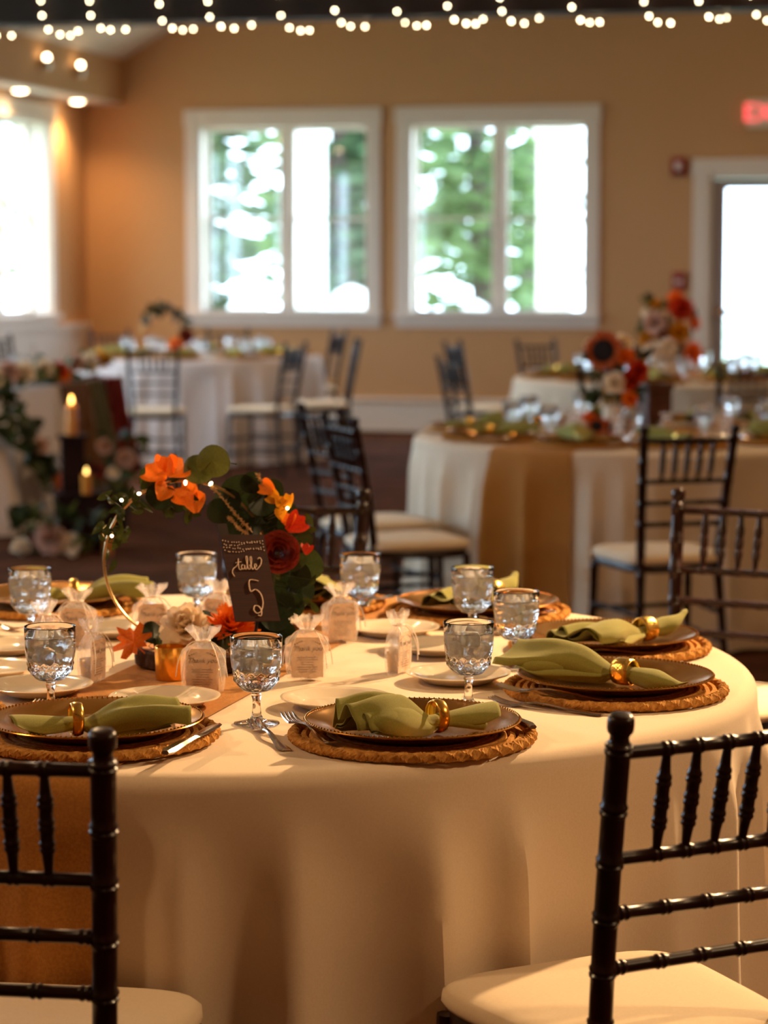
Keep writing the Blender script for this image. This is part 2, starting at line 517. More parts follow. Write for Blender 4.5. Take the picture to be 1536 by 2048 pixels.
# glazed door on the back wall
dr = struct('door_1', None, None, loc=(DOOR[0], YB, 0))
DW = DOOR[1] - DOOR[0]
def dpart(n, mb, m, par=None):
    return obj(n, mb.data(n, m, False), par or dr)
dpart('side_casing', MB().box(-0.13, 0.0, -0.035, 0.0, 0, 2.2), 'trim_paint')
dpart('side_casing', MB().box(DW, DW + 0.13, -0.035, 0.0, 0, 2.2), 'trim_paint')
dpart('head_casing', MB().box(-0.145, DW + 0.145, -0.04, 0.0, 2.2, 2.335), 'trim_paint')
dpart('jamb', MB().box(0, 0.03, 0, TH, 0, 2.2).box(DW - 0.03, DW, 0, TH, 0, 2.2).box(0.03, DW - 0.03, 0, TH, 2.17, 2.2), 'trim_paint')
for k in range(2):
    x0 = 0.03 + k * (DW / 2 - 0.03); x1 = x0 + DW / 2 - 0.03
    y0 = 0.03
    lf = dpart('door_leaf', MB().box(x0, x0 + 0.115, y0, y0 + 0.045, 0.01, 2.165).box(x1 - 0.115, x1, y0, y0 + 0.045, 0.01, 2.165)
               .box(x0 + 0.115, x1 - 0.115, y0, y0 + 0.045, 2.085, 2.165).box(x0 + 0.115, x1 - 0.115, y0, y0 + 0.045, 0.01, 0.26), 'door_paint')
    dpart('pane', MB().box(x0 + 0.11, x1 - 0.11, y0 + 0.018, y0 + 0.026, 0.255, 2.09), 'window_glass', lf)
    xb = x0 + 0.05 if k else x1 - 0.05
    dpart('push_bar', MB().box(x0 + 0.04, x1 - 0.04, y0 - 0.06, y0 - 0.02, 1.02, 1.075).box(x0 + 0.05, x0 + 0.1, y0 - 0.04, y0, 1.0, 1.09).box(x1 - 0.1, x1 - 0.05, y0 - 0.04, y0, 1.0, 1.09), 'steel', lf)

# baseboard heater cover on the back wall, skirting elsewhere, panelled dado on the left wall
bb = struct('baseboard_back', MB().box(XL, DOOR[0] - 0.14, YB - 0.06, YB, 0.0, 0.24), 'trim_paint')
obj('cap', MB().prism([(YB - 0.075, 0.262), (YB, 0.29), (YB, 0.262)], XL, DOOR[0] - 0.14, 'x').data('cap', 'trim_paint', False), bb)
obj('foot_rail', MB().box(XL, DOOR[0] - 0.14, YB - 0.07, YB - 0.055, 0.0, 0.03).data('foot_rail', 'trim_paint', False), bb)
struct('baseboard_right', MB().box(XR - 0.02, XR, YF, YB, 0.0, 0.14), 'trim_paint')
dd = struct('baseboard_left', MB().box(XL, XL + 0.02, YF, YB - 0.08, 0.0, 0.89), 'trim_paint')
obj('chair_rail', MB().box(XL, XL + 0.055, YF, YB - 0.08, 0.89, 0.935).data('chair_rail', 'trim_paint', False), dd)
for k in range(16):
    y0 = 1.0 + k * 1.22
    if y0 + 1.1 < YB - 0.1:
        obj('panel', MB().box(XL + 0.02, XL + 0.032, y0, y0 + 1.08, 0.2, 0.8).data('panel', 'trim_paint', False), dd)

# dark tie beams with string lights wound round them
BEAM_B, BEAM_T, BEAM_D = 2.75, 3.12, 0.2
def beam(yc, label, with_lights, x0l, x1l, seed):
    b = struct('trim_%d' % (2 + seed), MB().box(XS, XR, yc - BEAM_D / 2, yc + BEAM_D / 2, BEAM_B, BEAM_T), 'beam_wood')
    if not with_lights:
        return b
    rnd = random.Random(seed)
    s = thing('string_lights', label, 'string lights', (0, yc, 0))
    bulb = MB().sphere((0, 0, 0), 0.0062, 8, 6, 1.35).data('bulb', 'string_bulb')
    pts = []
    x = x0l
    hd = BEAM_D / 2 + 0.012
    while x < x1l:
        pitch = rnd.uniform(0.27, 0.37)
        sag = rnd.uniform(0.03, 0.055)
        tilt = rnd.uniform(-0.02, 0.06)
        loop = [(x, -hd, BEAM_T + 0.01), (x + 0.01 + tilt * 0.5, -hd - 0.004, BEAM_T - 0.14), (x + 0.02 + tilt, -hd - 0.006, BEAM_B + 0.10),
                (x + 0.03 + tilt, -hd - 0.012, BEAM_B + 0.02), (x + 0.06 + tilt, -hd + 0.01, BEAM_B - sag * 0.7), (x + 0.10 + tilt, -hd * 0.3, BEAM_B - sag),
                (x + 0.15 + tilt, hd * 0.5, BEAM_B - sag * 0.8), (x + pitch * 0.62, hd, BEAM_B + 0.03), (x + pitch * 0.8, hd, BEAM_T - 0.1), (x + pitch * 0.9, hd, BEAM_T + 0.01), (x + pitch * 0.95, 0, BEAM_T + 0.012)]
        pts += loop
        x += pitch
    path = catmull(pts, 5)
    obj('cord', MB().tube(path, 0.0022, 5).data('cord', 'cord'), s)
    acc = 0.0
    nxt = 0.03
    for a, c in zip(path, path[1:]):
        d = (c - a).length
        while acc + d > nxt:
            p = a.lerp(c, (nxt - acc) / d)
            nxt += rnd.uniform(0.066, 0.115)
            if p.z < BEAM_B + 0.2 and p.y < BEAM_D * 0.52:
                obj('bulb', bulb, s, p + Vector((0, -0.006, -0.004)), (rnd.uniform(0.6, 2.2), rnd.uniform(-0.6, 0.6), 0))
        acc += d
    return b
beam(12.62, 'warm fairy lights wound round the dark ceiling beam in front of the windows', True, -5.6, 0.0, 1)
beam(6.7, 'warm fairy lights wound round the dark beam above the table 5 setting', True, -2.7, 0.3, 2)
beam(0.9, '', False, 0, 0, 3)
bk = thing('beam_hook', 'small black hook hanging under the dark ceiling beam', 'hook', (-2.66, 12.5, BEAM_B))
obj('hook_plate', MB().box(-0.02, 0.02, -0.02, 0.02, -0.008, 0.002).data('hook_plate', 'black_metal'), bk)
obj('hook_wire', MB().tube(catmull([(0, 0, 0), (0, 0, -0.02), (0.012, 0, -0.035), (0, 0, -0.05), (-0.012, 0, -0.036)], 5), 0.005, 8).data('hook_wire', 'black_metal'), bk)

# lamps: unseen track heads, recessed soffit lights, fill lights added in the sloping ceiling
def track_head(x, y, z, target, energy, label, size=150):
    r = thing('track_spotlight', label, 'spotlight', (x, y, z))
    t = (Vector(target) - Vector((x, y, z))).normalized()
    obj('mount', MB().lathe([(0.035, 0.0), (0.035, -0.012), (0.008, -0.014), (0.008, -0.07)], 16).data('mount', 'black_metal'), r)
    q = t.to_track_quat('-Z', 'Y').to_euler()
    obj('lamp_can', MB().lathe([(0.02, 0.03), (0.045, 0.01), (0.05, -0.09), (0.046, -0.09), (0.042, 0.0), (0.001, 0.01)], 20).data('lamp_can', 'black_metal'), r, (0, 0, -0.09), q)
    lens = Vector((0, 0, -0.09)) + t * 0.07
    obj('lens', MB().lathe([(0.0001, 0), (0.042, 0), (0.042, -0.004), (0.0001, -0.006)], 20).data('lens', 'lamp_lens'), r, lens, q)
    l = spot('lamp', Vector((x, y, z - 0.09)) + t * 0.10, target, energy, size, 0.05)
    l.location = Vector((0, 0, -0.09)) + t * 0.10
    l.parent = r
    return r
def downlight(x, y, z, energy, label, tilt=0.0, size=150, group=None, col=WARM):
    r = thing('recessed_downlight', label, 'ceiling light', (x, y, z), 0, group)
    r.rotation_euler = (0, tilt, 0)
    obj('trim_ring', MB().lathe([(0.06, 0.0), (0.085, 0.0), (0.085, -0.008), (0.06, -0.012)], 24, closed=True).data('trim_ring', 'trim_paint'), r)
    obj('lens', MB().lathe([(0.0001, -0.028), (0.03, -0.025), (0.05, -0.016), (0.062, 0.0), (0.0001, 0.0)], 24).data('lens', 'lamp_lens'), r)
    l = spot('lamp', (0, 0, -0.05), (0, 0, -1), energy, size, 0.11, col)
    l.parent = r
    return r
tc = W(-0.29, 4.3, 0.76)
track_head(0.75, 6.58, BEAM_B, tc, 560, 'black track spotlight on the beam right above the table 5 setting')
track_head(-2.9, 6.58, BEAM_B, tc + Vector((-0.3, 0, 0)), 70, 'black track spotlight on the beam left above the table 5 setting')
for i, yy in enumerate((20.03, 18.67, 17.3, 15.0, 12.2)):
    downlight((XL + XS) / 2, yy, 2.855, (38 if i < 3 else 22), 'recessed light glowing in the soffit above the left wall', 0, 140, 'soffit lights')
for i, (x, y, e) in enumerate(((-4.6, 16.0, 70), (-1.6, 15.2, 120), (1.2, 11.0, 130), (-3.4, 9.6, 20), (1.6, 17.5, 60), (-5.0, 2.6, 180), (3.2, 3.4, 190), (-2.6, -1.6, 40), (0.6, -1.8, 30))):  # fill lights out of view, added to brighten the tables and far wall
    z = EAVE + (x - XS) * SLOPE if x < RIDGE_X else RIDGE_Z - (x - RIDGE_X) * SLOPE
    downlight(x, y, z - 0.002, e, 'added unseen fill light in the sloping ceiling', (-math.atan(SLOPE) if x < RIDGE_X else math.atan(SLOPE)), 150, 'added ceiling fill lights')
# two small spotlights on the soffit face
for i, (y, z) in enumerate(((18.62, 3.1), (19.42, 3.1))):
    r = thing('wall_spotlight', ('small wall spotlight on the soffit face, farther from the corner' if i == 0 else 'small wall spotlight on the soffit face, nearer the corner'), 'spotlight', (XS, y, z))
    obj('bracket', MB().box(0, 0.03, -0.03, 0.03, -0.1, 0.0).data('bracket', 'steel', False), r)
    obj('lamp_head', MB().lathe([(0.02, -0.1), (0.04, -0.06), (0.042, -0.02), (0.03, -0.02)], 16).data('lamp_head', 'steel'), r, (0.07, 0, 0))
    obj('bulb', MB().sphere((0, 0, 0), 0.021, 14, 8).data('bulb', 'lamp_lens'), r, (0.07, 0, 0.0))

# things on the back wall
def text_mesh(txt, size, m, shear=0.0, extrude=0.002):
    cu = bpy.data.curves.new('lettering', 'FONT')
    cu.body = txt; cu.size = size; cu.shear = shear; cu.extrude = extrude
    cu.align_x = 'CENTER'; cu.align_y = 'CENTER'
    cu.resolution_u = 3
    o = bpy.data.objects.new('lettering', cu)
    COL.objects.link(o)
    bpy.context.view_layer.update()
    me = bpy.data.meshes.new_from_object(o.evaluated_get(bpy.context.evaluated_depsgraph_get()))
    bpy.data.objects.remove(o)
    me.materials.clear(); me.materials.append(MATS[m])
    return me
ex = thing('exit_sign', 'white exit sign with glowing red letters above the glazed door', 'exit sign', (-1.30, YB, 2.705))
obj('housing', MB().box(-0.175, 0.175, -0.05, 0.0, -0.115, 0.115).data('housing', 'sign_white', False), ex)
obj('lettering', text_mesh('EXIT', 0.215, 'sign_red'), ex, (0.01, -0.052, 0.0), (math.pi / 2, 0, 0))
al = thing('fire_alarm', 'red fire alarm strobe on the wall beside the door frame', 'fire alarm', (-2.04, YB, 2.27))
obj('housing', MB().box(-0.065, 0.065, -0.05, 0.0, -0.075, 0.08).data('housing', 'alarm_red', False), al)
obj('strobe', MB().lathe([(0.036, 0), (0.034, 0.012), (0.02, 0.026), (0.0001, 0.03)], 16).data('strobe', 'alarm_lens'), al, (0.0, -0.05, 0.005), (math.pi / 2, 0, 0))
obj('horn', MB().box(-0.03, 0.03, -0.058, -0.05, -0.06, -0.04).data('horn', 'black_metal', False), al)
pl = thing('alarm_pull_station', 'dark red fire alarm pull box on the wall by the door', 'fire alarm', (-2.03, YB, 1.31))
obj('housing', MB().box(-0.055, 0.055, -0.045, 0.0, -0.075, 0.075).data('housing', 'alarm_red', False), pl)
obj('pull_handle', MB().box(-0.035, 0.035, -0.06, -0.045, -0.02, 0.01).data('pull_handle', 'alarm_lens', False), pl)

# ------------------------------------------------------------------ outside
struct('ground', MB().box(-60, 45, YB + TH, 75, -0.35, -0.3).box(-60, XL - TH, -30, YB + TH, -0.35, -0.3), 'ground_out')
def tree(x, y, h, r, seed, label, m, n=900, leaf=0.2):
    rnd = random.Random(seed)
    t = thing('tree', label, 'tree', (x, y, -0.3), 0, 'trees outside the windows')
    pts = [(0, 0, 0), (rnd.uniform(-.1, .1), 0, h * 0.3), (rnd.uniform(-.2, .2), 0, h * 0.6), (0, 0, h * 0.95)]
    obj('trunk', MB().tube(catmull(pts, 4), [lerp(0.2, 0.05, k / 12) for k in range(13)], 8).data('trunk', 'trunk'), t)
    mb = MB()
    for k in range(n):
        zz = rnd.uniform(0.16, 1.0)
        rr = r * math.sqrt(max(0.05, 1 - (abs(zz - 0.5) / 0.55) ** 2)) * math.sqrt(rnd.random())
        a = rnd.uniform(0, 6.283)
        c = Vector((rr * math.cos(a), rr * math.sin(a), zz * h))
        s = leaf * rnd.uniform(0.6, 1.4)
        M = Matrix.Rotation(rnd.uniform(0, 6.28), 3, 'Z') @ Matrix.Rotation(rnd.uniform(-1.2, 1.2), 3, 'X')
        q = [c + M @ Vector(v) for v in ((-s, 0, 0), (0, -s * 0.5, 0.1 * s), (s, 0, 0), (0, s * 0.5, 0.1 * s))]
        mb.add(q, [(0, 1, 2, 3)])
    o = obj('foliage', mb.data('foliage', m, False), t)
    o['kind'] = 'stuff'
rt = random.Random(5)
k = 0
for (x, y, h, r, m) in ((-8.6, 27, 6.5, 1.1, 'tree_leaf_deep'), (-7.3, 31, 8, 1.5, 'tree_leaf'), (-5.9, 36.5, 9, 1.7, 'tree_leaf_deep'), (-10.8, 34, 9, 2.0, 'tree_leaf_deep'),
                        (-5.15, 29, 6, 0.95, 'tree_leaf'), (-14.5, 39, 9, 2.2, 'tree_leaf'), (-9.15, 29.5, 7, 0.7, 'tree_leaf_deep'), (-6.55, 27.6, 5.5, 0.75, 'tree_leaf_deep'), (-9.3, 38.2, 8, 1.2, 'tree_leaf_deep'), (-9.2, 42, 9, 2.2, 'tree_leaf'), (-12.6, 25.5, 6, 1.3, 'tree_leaf'), (-15.5, 21, 8, 1.7, 'tree_leaf_deep')):
    tree(x, y, h, r, k, ('bushy deep green tree standing outside the windows' if m == 'tree_leaf_deep' else 'light green tree standing outside the windows'), m)
    k += 1
for i, (x, lab) in enumerate(((-6.17, 'white porch post outside the window beside the left corner'), (-3.61, 'white porch post outside the window beside the door'))):
    p = thing('porch_post', lab, 'post', (x, 24.2, -0.3))
    obj('shaft', MB().box(-0.16, 0.16, -0.16, 0.16, 0.12, 3.0).data('shaft', 'white_paint_out', False), p)
    obj('base_block', MB().box(-0.21, 0.21, -0.21, 0.21, 0, 0.13).data('base_block', 'white_paint_out', False), p)
    obj('capital', MB().box(-0.2, 0.2, -0.2, 0.2, 3.0, 3.12).data('capital', 'white_paint_out', False), p)
for i, (x, y, s) in enumerate(((-5.95, 25.3, 0.5), (-7.11, 25.3, 0.42), (-4.62, 25.3, 0.34), (-4.02, 25.3, 0.22))):
    rb = random.Random(40 + i)
    o = thing('boulder', 'pale rounded boulder in the sun outside the windows', 'boulder', (x, y, -0.3), 0, 'boulders outside',
              MB().lathe([(0.0001, -0.02), (1.0, 0.0), (1.05, 0.35), (0.95, 0.85), (0.7, 1.35), (0.35, 1.62), (0.0001, 1.7)], 18,
                         fr=lambda a, r, z, kk: 0.06 * r * math.sin(3 * a + kk)).data('boulder', 'boulder'))
    o.scale = (s, s, s * 0.55 + 0.62)

# ------------------------------------------------------------------ tables and cloths
TZ = 0.765
TR = 0.95
def fold_fn(seed, n=36):
    rnd = random.Random(seed)
    base = [2 * math.pi * (k + rnd.uniform(-0.33, 0.33)) / n for k in range(n)]
    amp = [rnd.choice((0.4, 0.6, 0.8, 1.0)) * rnd.uniform(0.85, 1.1) for _ in range(n)]
    wid = [rnd.uniform(0.035, 0.07) for _ in range(n)]
    def f(a):
        s = 0.0
        for b, am, w in zip(base, amp, wid):
            d = (a - b + math.pi) % (2 * math.pi) - math.pi
            s += am * math.exp(-abs(d / w) ** 1.5)
        return s
    return f
def cloth_point(theta, s, folds, R=TR, zt=TZ, off=0.0, zmin=0.012, amp=0.085):
    """point at arc distance s from the centre of a round cloth"""
    rho = 0.028
    flat = R - rho
    c, sn = math.cos(theta), math.sin(theta)
    if s <= flat:
        return Vector((s * c, s * sn, zt + off))
    q = (s - flat) / rho
    if q < math.pi / 2:
        r = flat + (rho + off) * math.sin(q)
        z = zt - rho + (rho + off) * math.cos(q)
        return Vector((r * c, r * sn, z))
    d = s - flat - rho * math.pi / 2
    L = zt - rho - zmin
    d = min(d, L)
    t = d / L
    g = sm(t * 5.0 + 0.02)
    r = R + off + 0.035 * t + amp * g * (folds(theta) - 0.35) * (0.5 + 0.5 * t) + 0.012 * math.sin(5 * theta + 3 * t) * t + 0.006 * sm(t * 5) * math.sin(11 * theta + 5 * t) * (1 - 0.5 * t)
    z = zt - rho - d
    p = Vector((r * c, r * sn, z))
    for (cx, cy, ha) in getattr(folds, 'press', ()):
        # a chair seat (centre, heading in the table grid) stands against the cloth and pushes it back
        dx, dy = math.cos(ha), math.sin(ha)
        a = (p.x - cx) * dy - (p.y - cy) * dx
        b = (p.x - cx) * dx + (p.y - cy) * dy
        w = sm((0.29 - abs(a)) / 0.08) * sm((0.62 - z) / 0.10)
        front = 0.224 - off
        if -0.1 < b < front and w > 0:
            p.x += dx * (front - b) * w
            p.y += dy * (front - b) * w
    return p
PRESS = {11: ((-0.466 + 0.29, 3.13 - 4.30, math.radians(82)),)}
def round_table(c, seed, label_t, label_c, cloth_mat='linen'):
    t = thing('round_banquet_table', label_t, 'table', c, YAW)
    obj('tabletop', MB().lathe([(0.0001, 0.725), (TR - 0.05, 0.725), (TR - 0.04, 0.735), (TR - 0.04, TZ - 0.006), (TR - 0.05, TZ - 0.002), (0.0001, TZ - 0.002)], 48).data('tabletop', 'plastic_table'), t)
    leg = MB().tube([(0, 0, 0.002), (0, 0, 0.728)], 0.017, 8).data('leg', 'black_metal')
    for k in range(4):
        a = math.pi / 4 + k * math.pi / 2
        obj('leg', leg, t, (0.5 * math.cos(a), 0.5 * math.sin(a), 0))
    f = fold_fn(seed)
    f.press = PRESS.get(seed, ())
    mb = MB()
    smax = TR - 0.028 + 0.028 * math.pi / 2 + (TZ - 0.028 - 0.012)
    ss = [0.02 + (TR - 0.05 - 0.02) * k / 9 for k in range(10)] + [TR - 0.028 + 0.044 * k / 6 for k in range(7)]
    s0 = ss[-1]
    ss += [s0 + (smax - s0) * (k + 1) / 40 for k in range(40)]
    n = 440
    vs = []; fs = []
    for s in ss:
        for i in range(n):
            vs.append(cloth_point(2 * math.pi * i / n, s, f))
    for k in range(len(ss) - 1):
        for i in range(n):
            j = (i + 1) % n
            fs.append((k * n + i, k * n + j, (k + 1) * n + j, (k + 1) * n + i))
    fs.append(tuple(range(n)))
    mb.add(vs, fs)
    thing('tablecloth', label_c, 'tablecloth', c, YAW, None, mb.data('tablecloth', cloth_mat))
    return f
def runner(c, folds, ang, width, label, zlen=0.62):
    """strip of burlap over the cloth through the centre; ang = direction in the table grid"""
    half = TR + zlen
    mb = MB()
    dx, dy = math.cos(ang), math.sin(ang)
    def fn(u, v):
        s = (u * 2 - 1)
        wv = (v - 0.5) * width
        # straight length on the flat, then down the skirt
        edge = math.sqrt(TR * TR - wv * wv)
        dist = s * half
        if abs(dist) <= edge:
            x = dist; y = wv
            over = 0
        else:
            x = math.copysign(edge, dist); y = wv; over = abs(dist) - edge
        X = x * dx - y * dy; Y = x * dy + y * dx
        th = math.atan2(Y, X)
        return cloth_point(th, math.hypot(X, Y) + over, folds, off=lerp(0.0032, 0.011, sm(over / 0.08)), zmin=0.05)
    mb.surf(fn, 210, 34)
    return thing('table_runner', label, 'table runner', c, YAW, None, mb.data('table_runner', 'burlap'))

C1 = W(-0.29, 4.30); C2 = W(1.07, 10.05); C3 = W(1.75, 15.0); C4 = W(-1.42, 18.35)
F1 = round_table(C1, 11, 'round banquet table under the ivory cloth with the number 5 card', 'ivory linen cloth draped to the floor over the table with the number 5 card')
F2 = round_table(C2, 12, 'round banquet table under the ivory cloth with the sunflower arrangement', 'ivory linen cloth draped over the table with the sunflower arrangement')
F3 = round_table(C3, 13, 'round banquet table under the cloth beneath the tall mixed flowers near the door', 'ivory cloth on the table with tall mixed flowers near the door')
F4 = round_table(C4, 14, 'round banquet table under the pale cloth near the room corner', 'pale cloth on the table with a leafy hoop near the room corner', 'linen_cool')
runner(C1, F1, math.radians(75.0), 0.29, 'tan burlap runner across the table with the number 5 card')
runner(C2, F2, math.radians(57.0), 0.36, 'tan burlap runner across the table with the sunflower arrangement', 0.66)
runner(C3, F3, math.radians(70.0), 0.33, 'tan burlap runner across the table with tall mixed flowers')
runner(C4, F4, math.radians(15.0), 0.33, 'tan burlap runner across the table with the leafy hoop near the corner')

# ------------------------------------------------------------------ chairs
def rings(L, base, marks, r0=None):
    """radius profile along 0..L with raised double rings at marks"""
    zs = set([0.0, L])
    n = max(6, int(L / 0.03))
    for k in range(n + 1): zs.add(L * k / n)
    for m in marks:
        for d in (-0.0085, -0.0055, -0.003, -0.0005, 0.0005, 0.003, 0.0055, 0.0085): zs.add(min(L, max(0, m + d)))
    zs = sorted(zs)
    out = []
    for z in zs:
        r = base(z)
        for m in marks:
            d = abs(abs(z - m) - 0.0042)
            if d < 0.0035: r += (0.0024 if r > 0.012 else 0.0019) * math.sqrt(max(0, 1 - (d / 0.0035) ** 2))
        out.append((z, r))
    return out
def stick(a, b, base, marks, n=10):
    a = Vector(a); b = Vector(b); L = (b - a).length
    pr = rings(L, base, marks)
    return MB().tube([a.lerp(b, z / L) for z, r in pr], [r for z, r in pr], n)
PW = 0.168           # half distance of the back posts at the top
SEATZ = 0.445
def make_chair():
    t = thing('chiavari_chair', '', 'chair')
    def P(n, mb): return obj(n, mb.data(n, 'chair_wood'), t)
    def post(s):
        # rear leg and back post in one turned piece with a finial
        pts = []; rad = []
        H = 0.929
        def yx(z):
            if z < SEATZ: q = z / SEATZ; return (-0.225 + 0.05 * q, lerp(0.165, 0.142, q))
            q = (z - SEATZ) / (H - SEATZ); return (-0.175 - 0.085 * q ** 1.25, lerp(0.142, PW, q))
        marks = [0.10, 0.2, 0.3, 0.40, 0.51, 0.583, 0.657, 0.732, 0.803, 0.884]
        zs = []
        prof = rings(0.889, lambda z: 0.0158 if z > 0.42 else lerp(0.0115, 0.0158, z / 0.42), marks)
        for z, r in prof:
            y, x = yx(z); pts.append((s * x, y, z)); rad.append(r)
        for z, r in ((0.891, 0.0150), (0.895, 0.0126), (0.900, 0.0122), (0.904, 0.0138), (0.907, 0.0164), (0.911, 0.0172), (0.920, 0.0172), (0.9245, 0.0166), (0.9275, 0.0145), (0.9290, 0.0100), (0.9294, 0.002)):
            y, x = yx(z); pts.append((s * x, y, z)); rad.append(r)
        return MB().tube(pts, rad, 14), yx
    for s in (-1, 1):
        mb, yx = post(s); P('back_post', mb)
    def by(z): return yx(z)[0]
    def bx(z): return yx(z)[1]
    def rail(z, r, marks):
        L = 2 * bx(z)
        return stick((-bx(z), by(z), z), (bx(z), by(z), z), lambda q: r, [L * m for m in marks])
    P('top_rail', rail(0.877, 0.0086, [0.5 + 0.14 * k for k in (-2, -1, 0, 1, 2)]))
    for z in (0.735, 0.660, 0.585):
        P('back_rail', rail(z, 0.0086, [0.08, 0.29, 0.5, 0.71, 0.92] if z < 0.7 else [0.5 + 0.14 * k for k in (-2, -1, 0, 1, 2)]))
    for k in (-2, -1, 0, 1, 2):
        x0 = k * 0.14 * 2 * bx(0.735); x1 = k * 0.14 * 2 * bx(0.877)
        def base(q, L=0.142):
            u = q / L
            return lerp(0.0052, 0.0090, sm(min(u, 1 - u) / 0.34))
        P('spindle', stick((x0, by(0.735), 0.738), (x1, by(0.877), 0.875), base, [0.040, 0.069, 0.100], 10))
    # seat frame: rounded tray, cushion on top
    def outline(z, grow, n=64):
        out = []
        for i in range(n):
            a = 2 * math.pi * i / n
            e = 5.0
            ca, sa = math.cos(a), math.sin(a)
            r = (abs(ca) ** e + abs(sa) ** e) ** (-1 / e)
            x = ca * r; y = sa * r
            hw = lerp(0.178, 0.208, (y + 1) / 2) + grow
            out.append((x * hw, y * (0.198 + grow), z))
        return out
    def loft(levels):
        n = 64; vs = []; fs = []
        for z, g in levels: vs += outline(z, g, n)
        for k in range(len(levels) - 1):
            for i in range(n):
                j = (i + 1) % n
                fs.append((k * n + i, k * n + j, (k + 1) * n + j, (k + 1) * n + i))
        fs.append(tuple(range(n))[::-1]); fs.append(tuple(range((len(levels) - 1) * n, len(levels) * n)))
        return MB().add(vs, fs)
    P('seat_frame', loft([(0.415, -0.012), (0.418, -0.006), (0.440, -0.006), (0.446, -0.010)]))
    cu = loft([(0.445, -0.012), (0.447, -0.001), (0.455, 0.004), (0.466, 0.003), (0.474, -0.006), (0.479, -0.022), (0.482, -0.05), (0.4835, -0.10), (0.484, -0.15)])
    obj('cushion', cu.data('cushion', 'cushion', 'all'), t)
    for s in (-1, 1):
        P('front_leg', stick((s * 0.185, 0.185, 0.001), (s * 0.180, 0.168, 0.43), lambda q: lerp(0.010, 0.0145, q / 0.43), [0.1, 0.16, 0.25, 0.33, 0.40]))
        for z in (0.17, 0.27):
            P('side_stretcher', stick((s * bx(z), by(z), z), (s * 0.183, 0.175, z + 0.0), lambda q: 0.0085, [0.09, 0.19, 0.28]))
    for z in (0.15, 0.25):
        P('front_stretcher', stick((-0.184, 0.178, z), (0.184, 0.178, z), lambda q: 0.0085, [0.09, 0.184, 0.28]))
    P('rear_stretcher', stick((-bx(0.2), by(0.2), 0.2), (bx(0.2), by(0.2), 0.2), lambda q: 0.0085, [0.09, 0.175, 0.26]))
    return t
chair0 = make_chair()
first = [True]
def chair(l, f, face, label, group=None):
    """face: heading in the table grid, degrees (90 = away from the camera)"""
    rz = math.radians(face - 90) + YAW
    o = chair0
    if first[0]:
        first[0] = False
        o.location = W(l, f); o.rotation_euler = (0, 0, rz); o['label'] = label
    else:
        o = clone(chair0, label, W(l, f), rz)
    if group: o['group'] = group
    elif 'group' in o: del o['group']
    return o
chair(-0.466, 3.13, 82, 'dark wooden chair turned straight to the place where the burlap runner hangs down')
chair(0.325, 3.26, 117, 'dark wooden chair set askew against the plain ivory skirt of table 5')
chair(0.75, 5.62, 242, 'dark wooden chair across table 5 in front of the sunflower table')
chair(-0.235, 5.66, 266, 'dark wooden chair behind the floral hoop and number 5 card')
chair(0.955, 5.02, 208, 'dark wooden chair beside the right side of table 5, only its seat showing')
chair(-1.15, 5.55, 300, 'dark wooden chair across table 5 beside the far goblet')
chair(0.97, 8.47, 106, 'dark wooden chair facing the ivory skirt of the sunflower table beside its burlap runner')
chair(0.08, 8.85, 20, 'dark wooden chair beside the sunflower table, the nearer of two seen side-on')
chair(-0.02, 9.47, 28, 'dark wooden chair beside the sunflower table, the farther of two seen side-on')
g3 = 'chairs around the table near the door'
l3 = 'dark wooden chair around the tall-flower table near the door'
for l, f, a, lb in ((0.62, 14.3, 24, 'side-on at the tall-flower table, nearer the sunflowers'), (0.72, 16.9, -20, 'side-on at the tall-flower table, nearer the window wall'), (1.22, 17.0, -55, 'beyond the tall-flower table under the window'),
                    (1.32, 13.55, 70, 'between the sunflowers and the tall flowers, behind the sunflower'), (1.95, 13.35, 95, 'between the sunflowers and the tall flowers, facing the exit sign'),
                    (2.42, 13.6, 112, 'between the sunflowers and the tall flowers, farthest from the windows'), (1.9, 16.6, 270, 'beyond the tall-flower table by the door')):
    chair(l, f, a, 'dark wooden chair ' + lb)
chair(-1.56, 16.55, 92, 'dark wooden chair with its back to the room at the leafy-hoop table')
chair(-0.84, 16.75, 158, 'dark wooden chair turned sideways at the leafy-hoop table')
chair(-0.60, 19.5, 200, 'dark wooden chair between the leafy-hoop table and the window wall')
chair(-0.44, 17.35, 186, 'dark wooden chair standing apart with its side to the room by the leafy-hoop table')
g4 = 'chairs on the far side of the leafy-hoop table'
for l, f, a, lb in ((-2.72, 18.3, 330, 'between the leafy-hoop table and the left wall'), (-2.1, 19.5, 300, 'in the room corner behind the leafy hoop'), (-1.3, 19.85, 268, 'under the window behind the leafy-hoop table')):
    chair(l, f, a, 'dark wooden chair ' + lb)

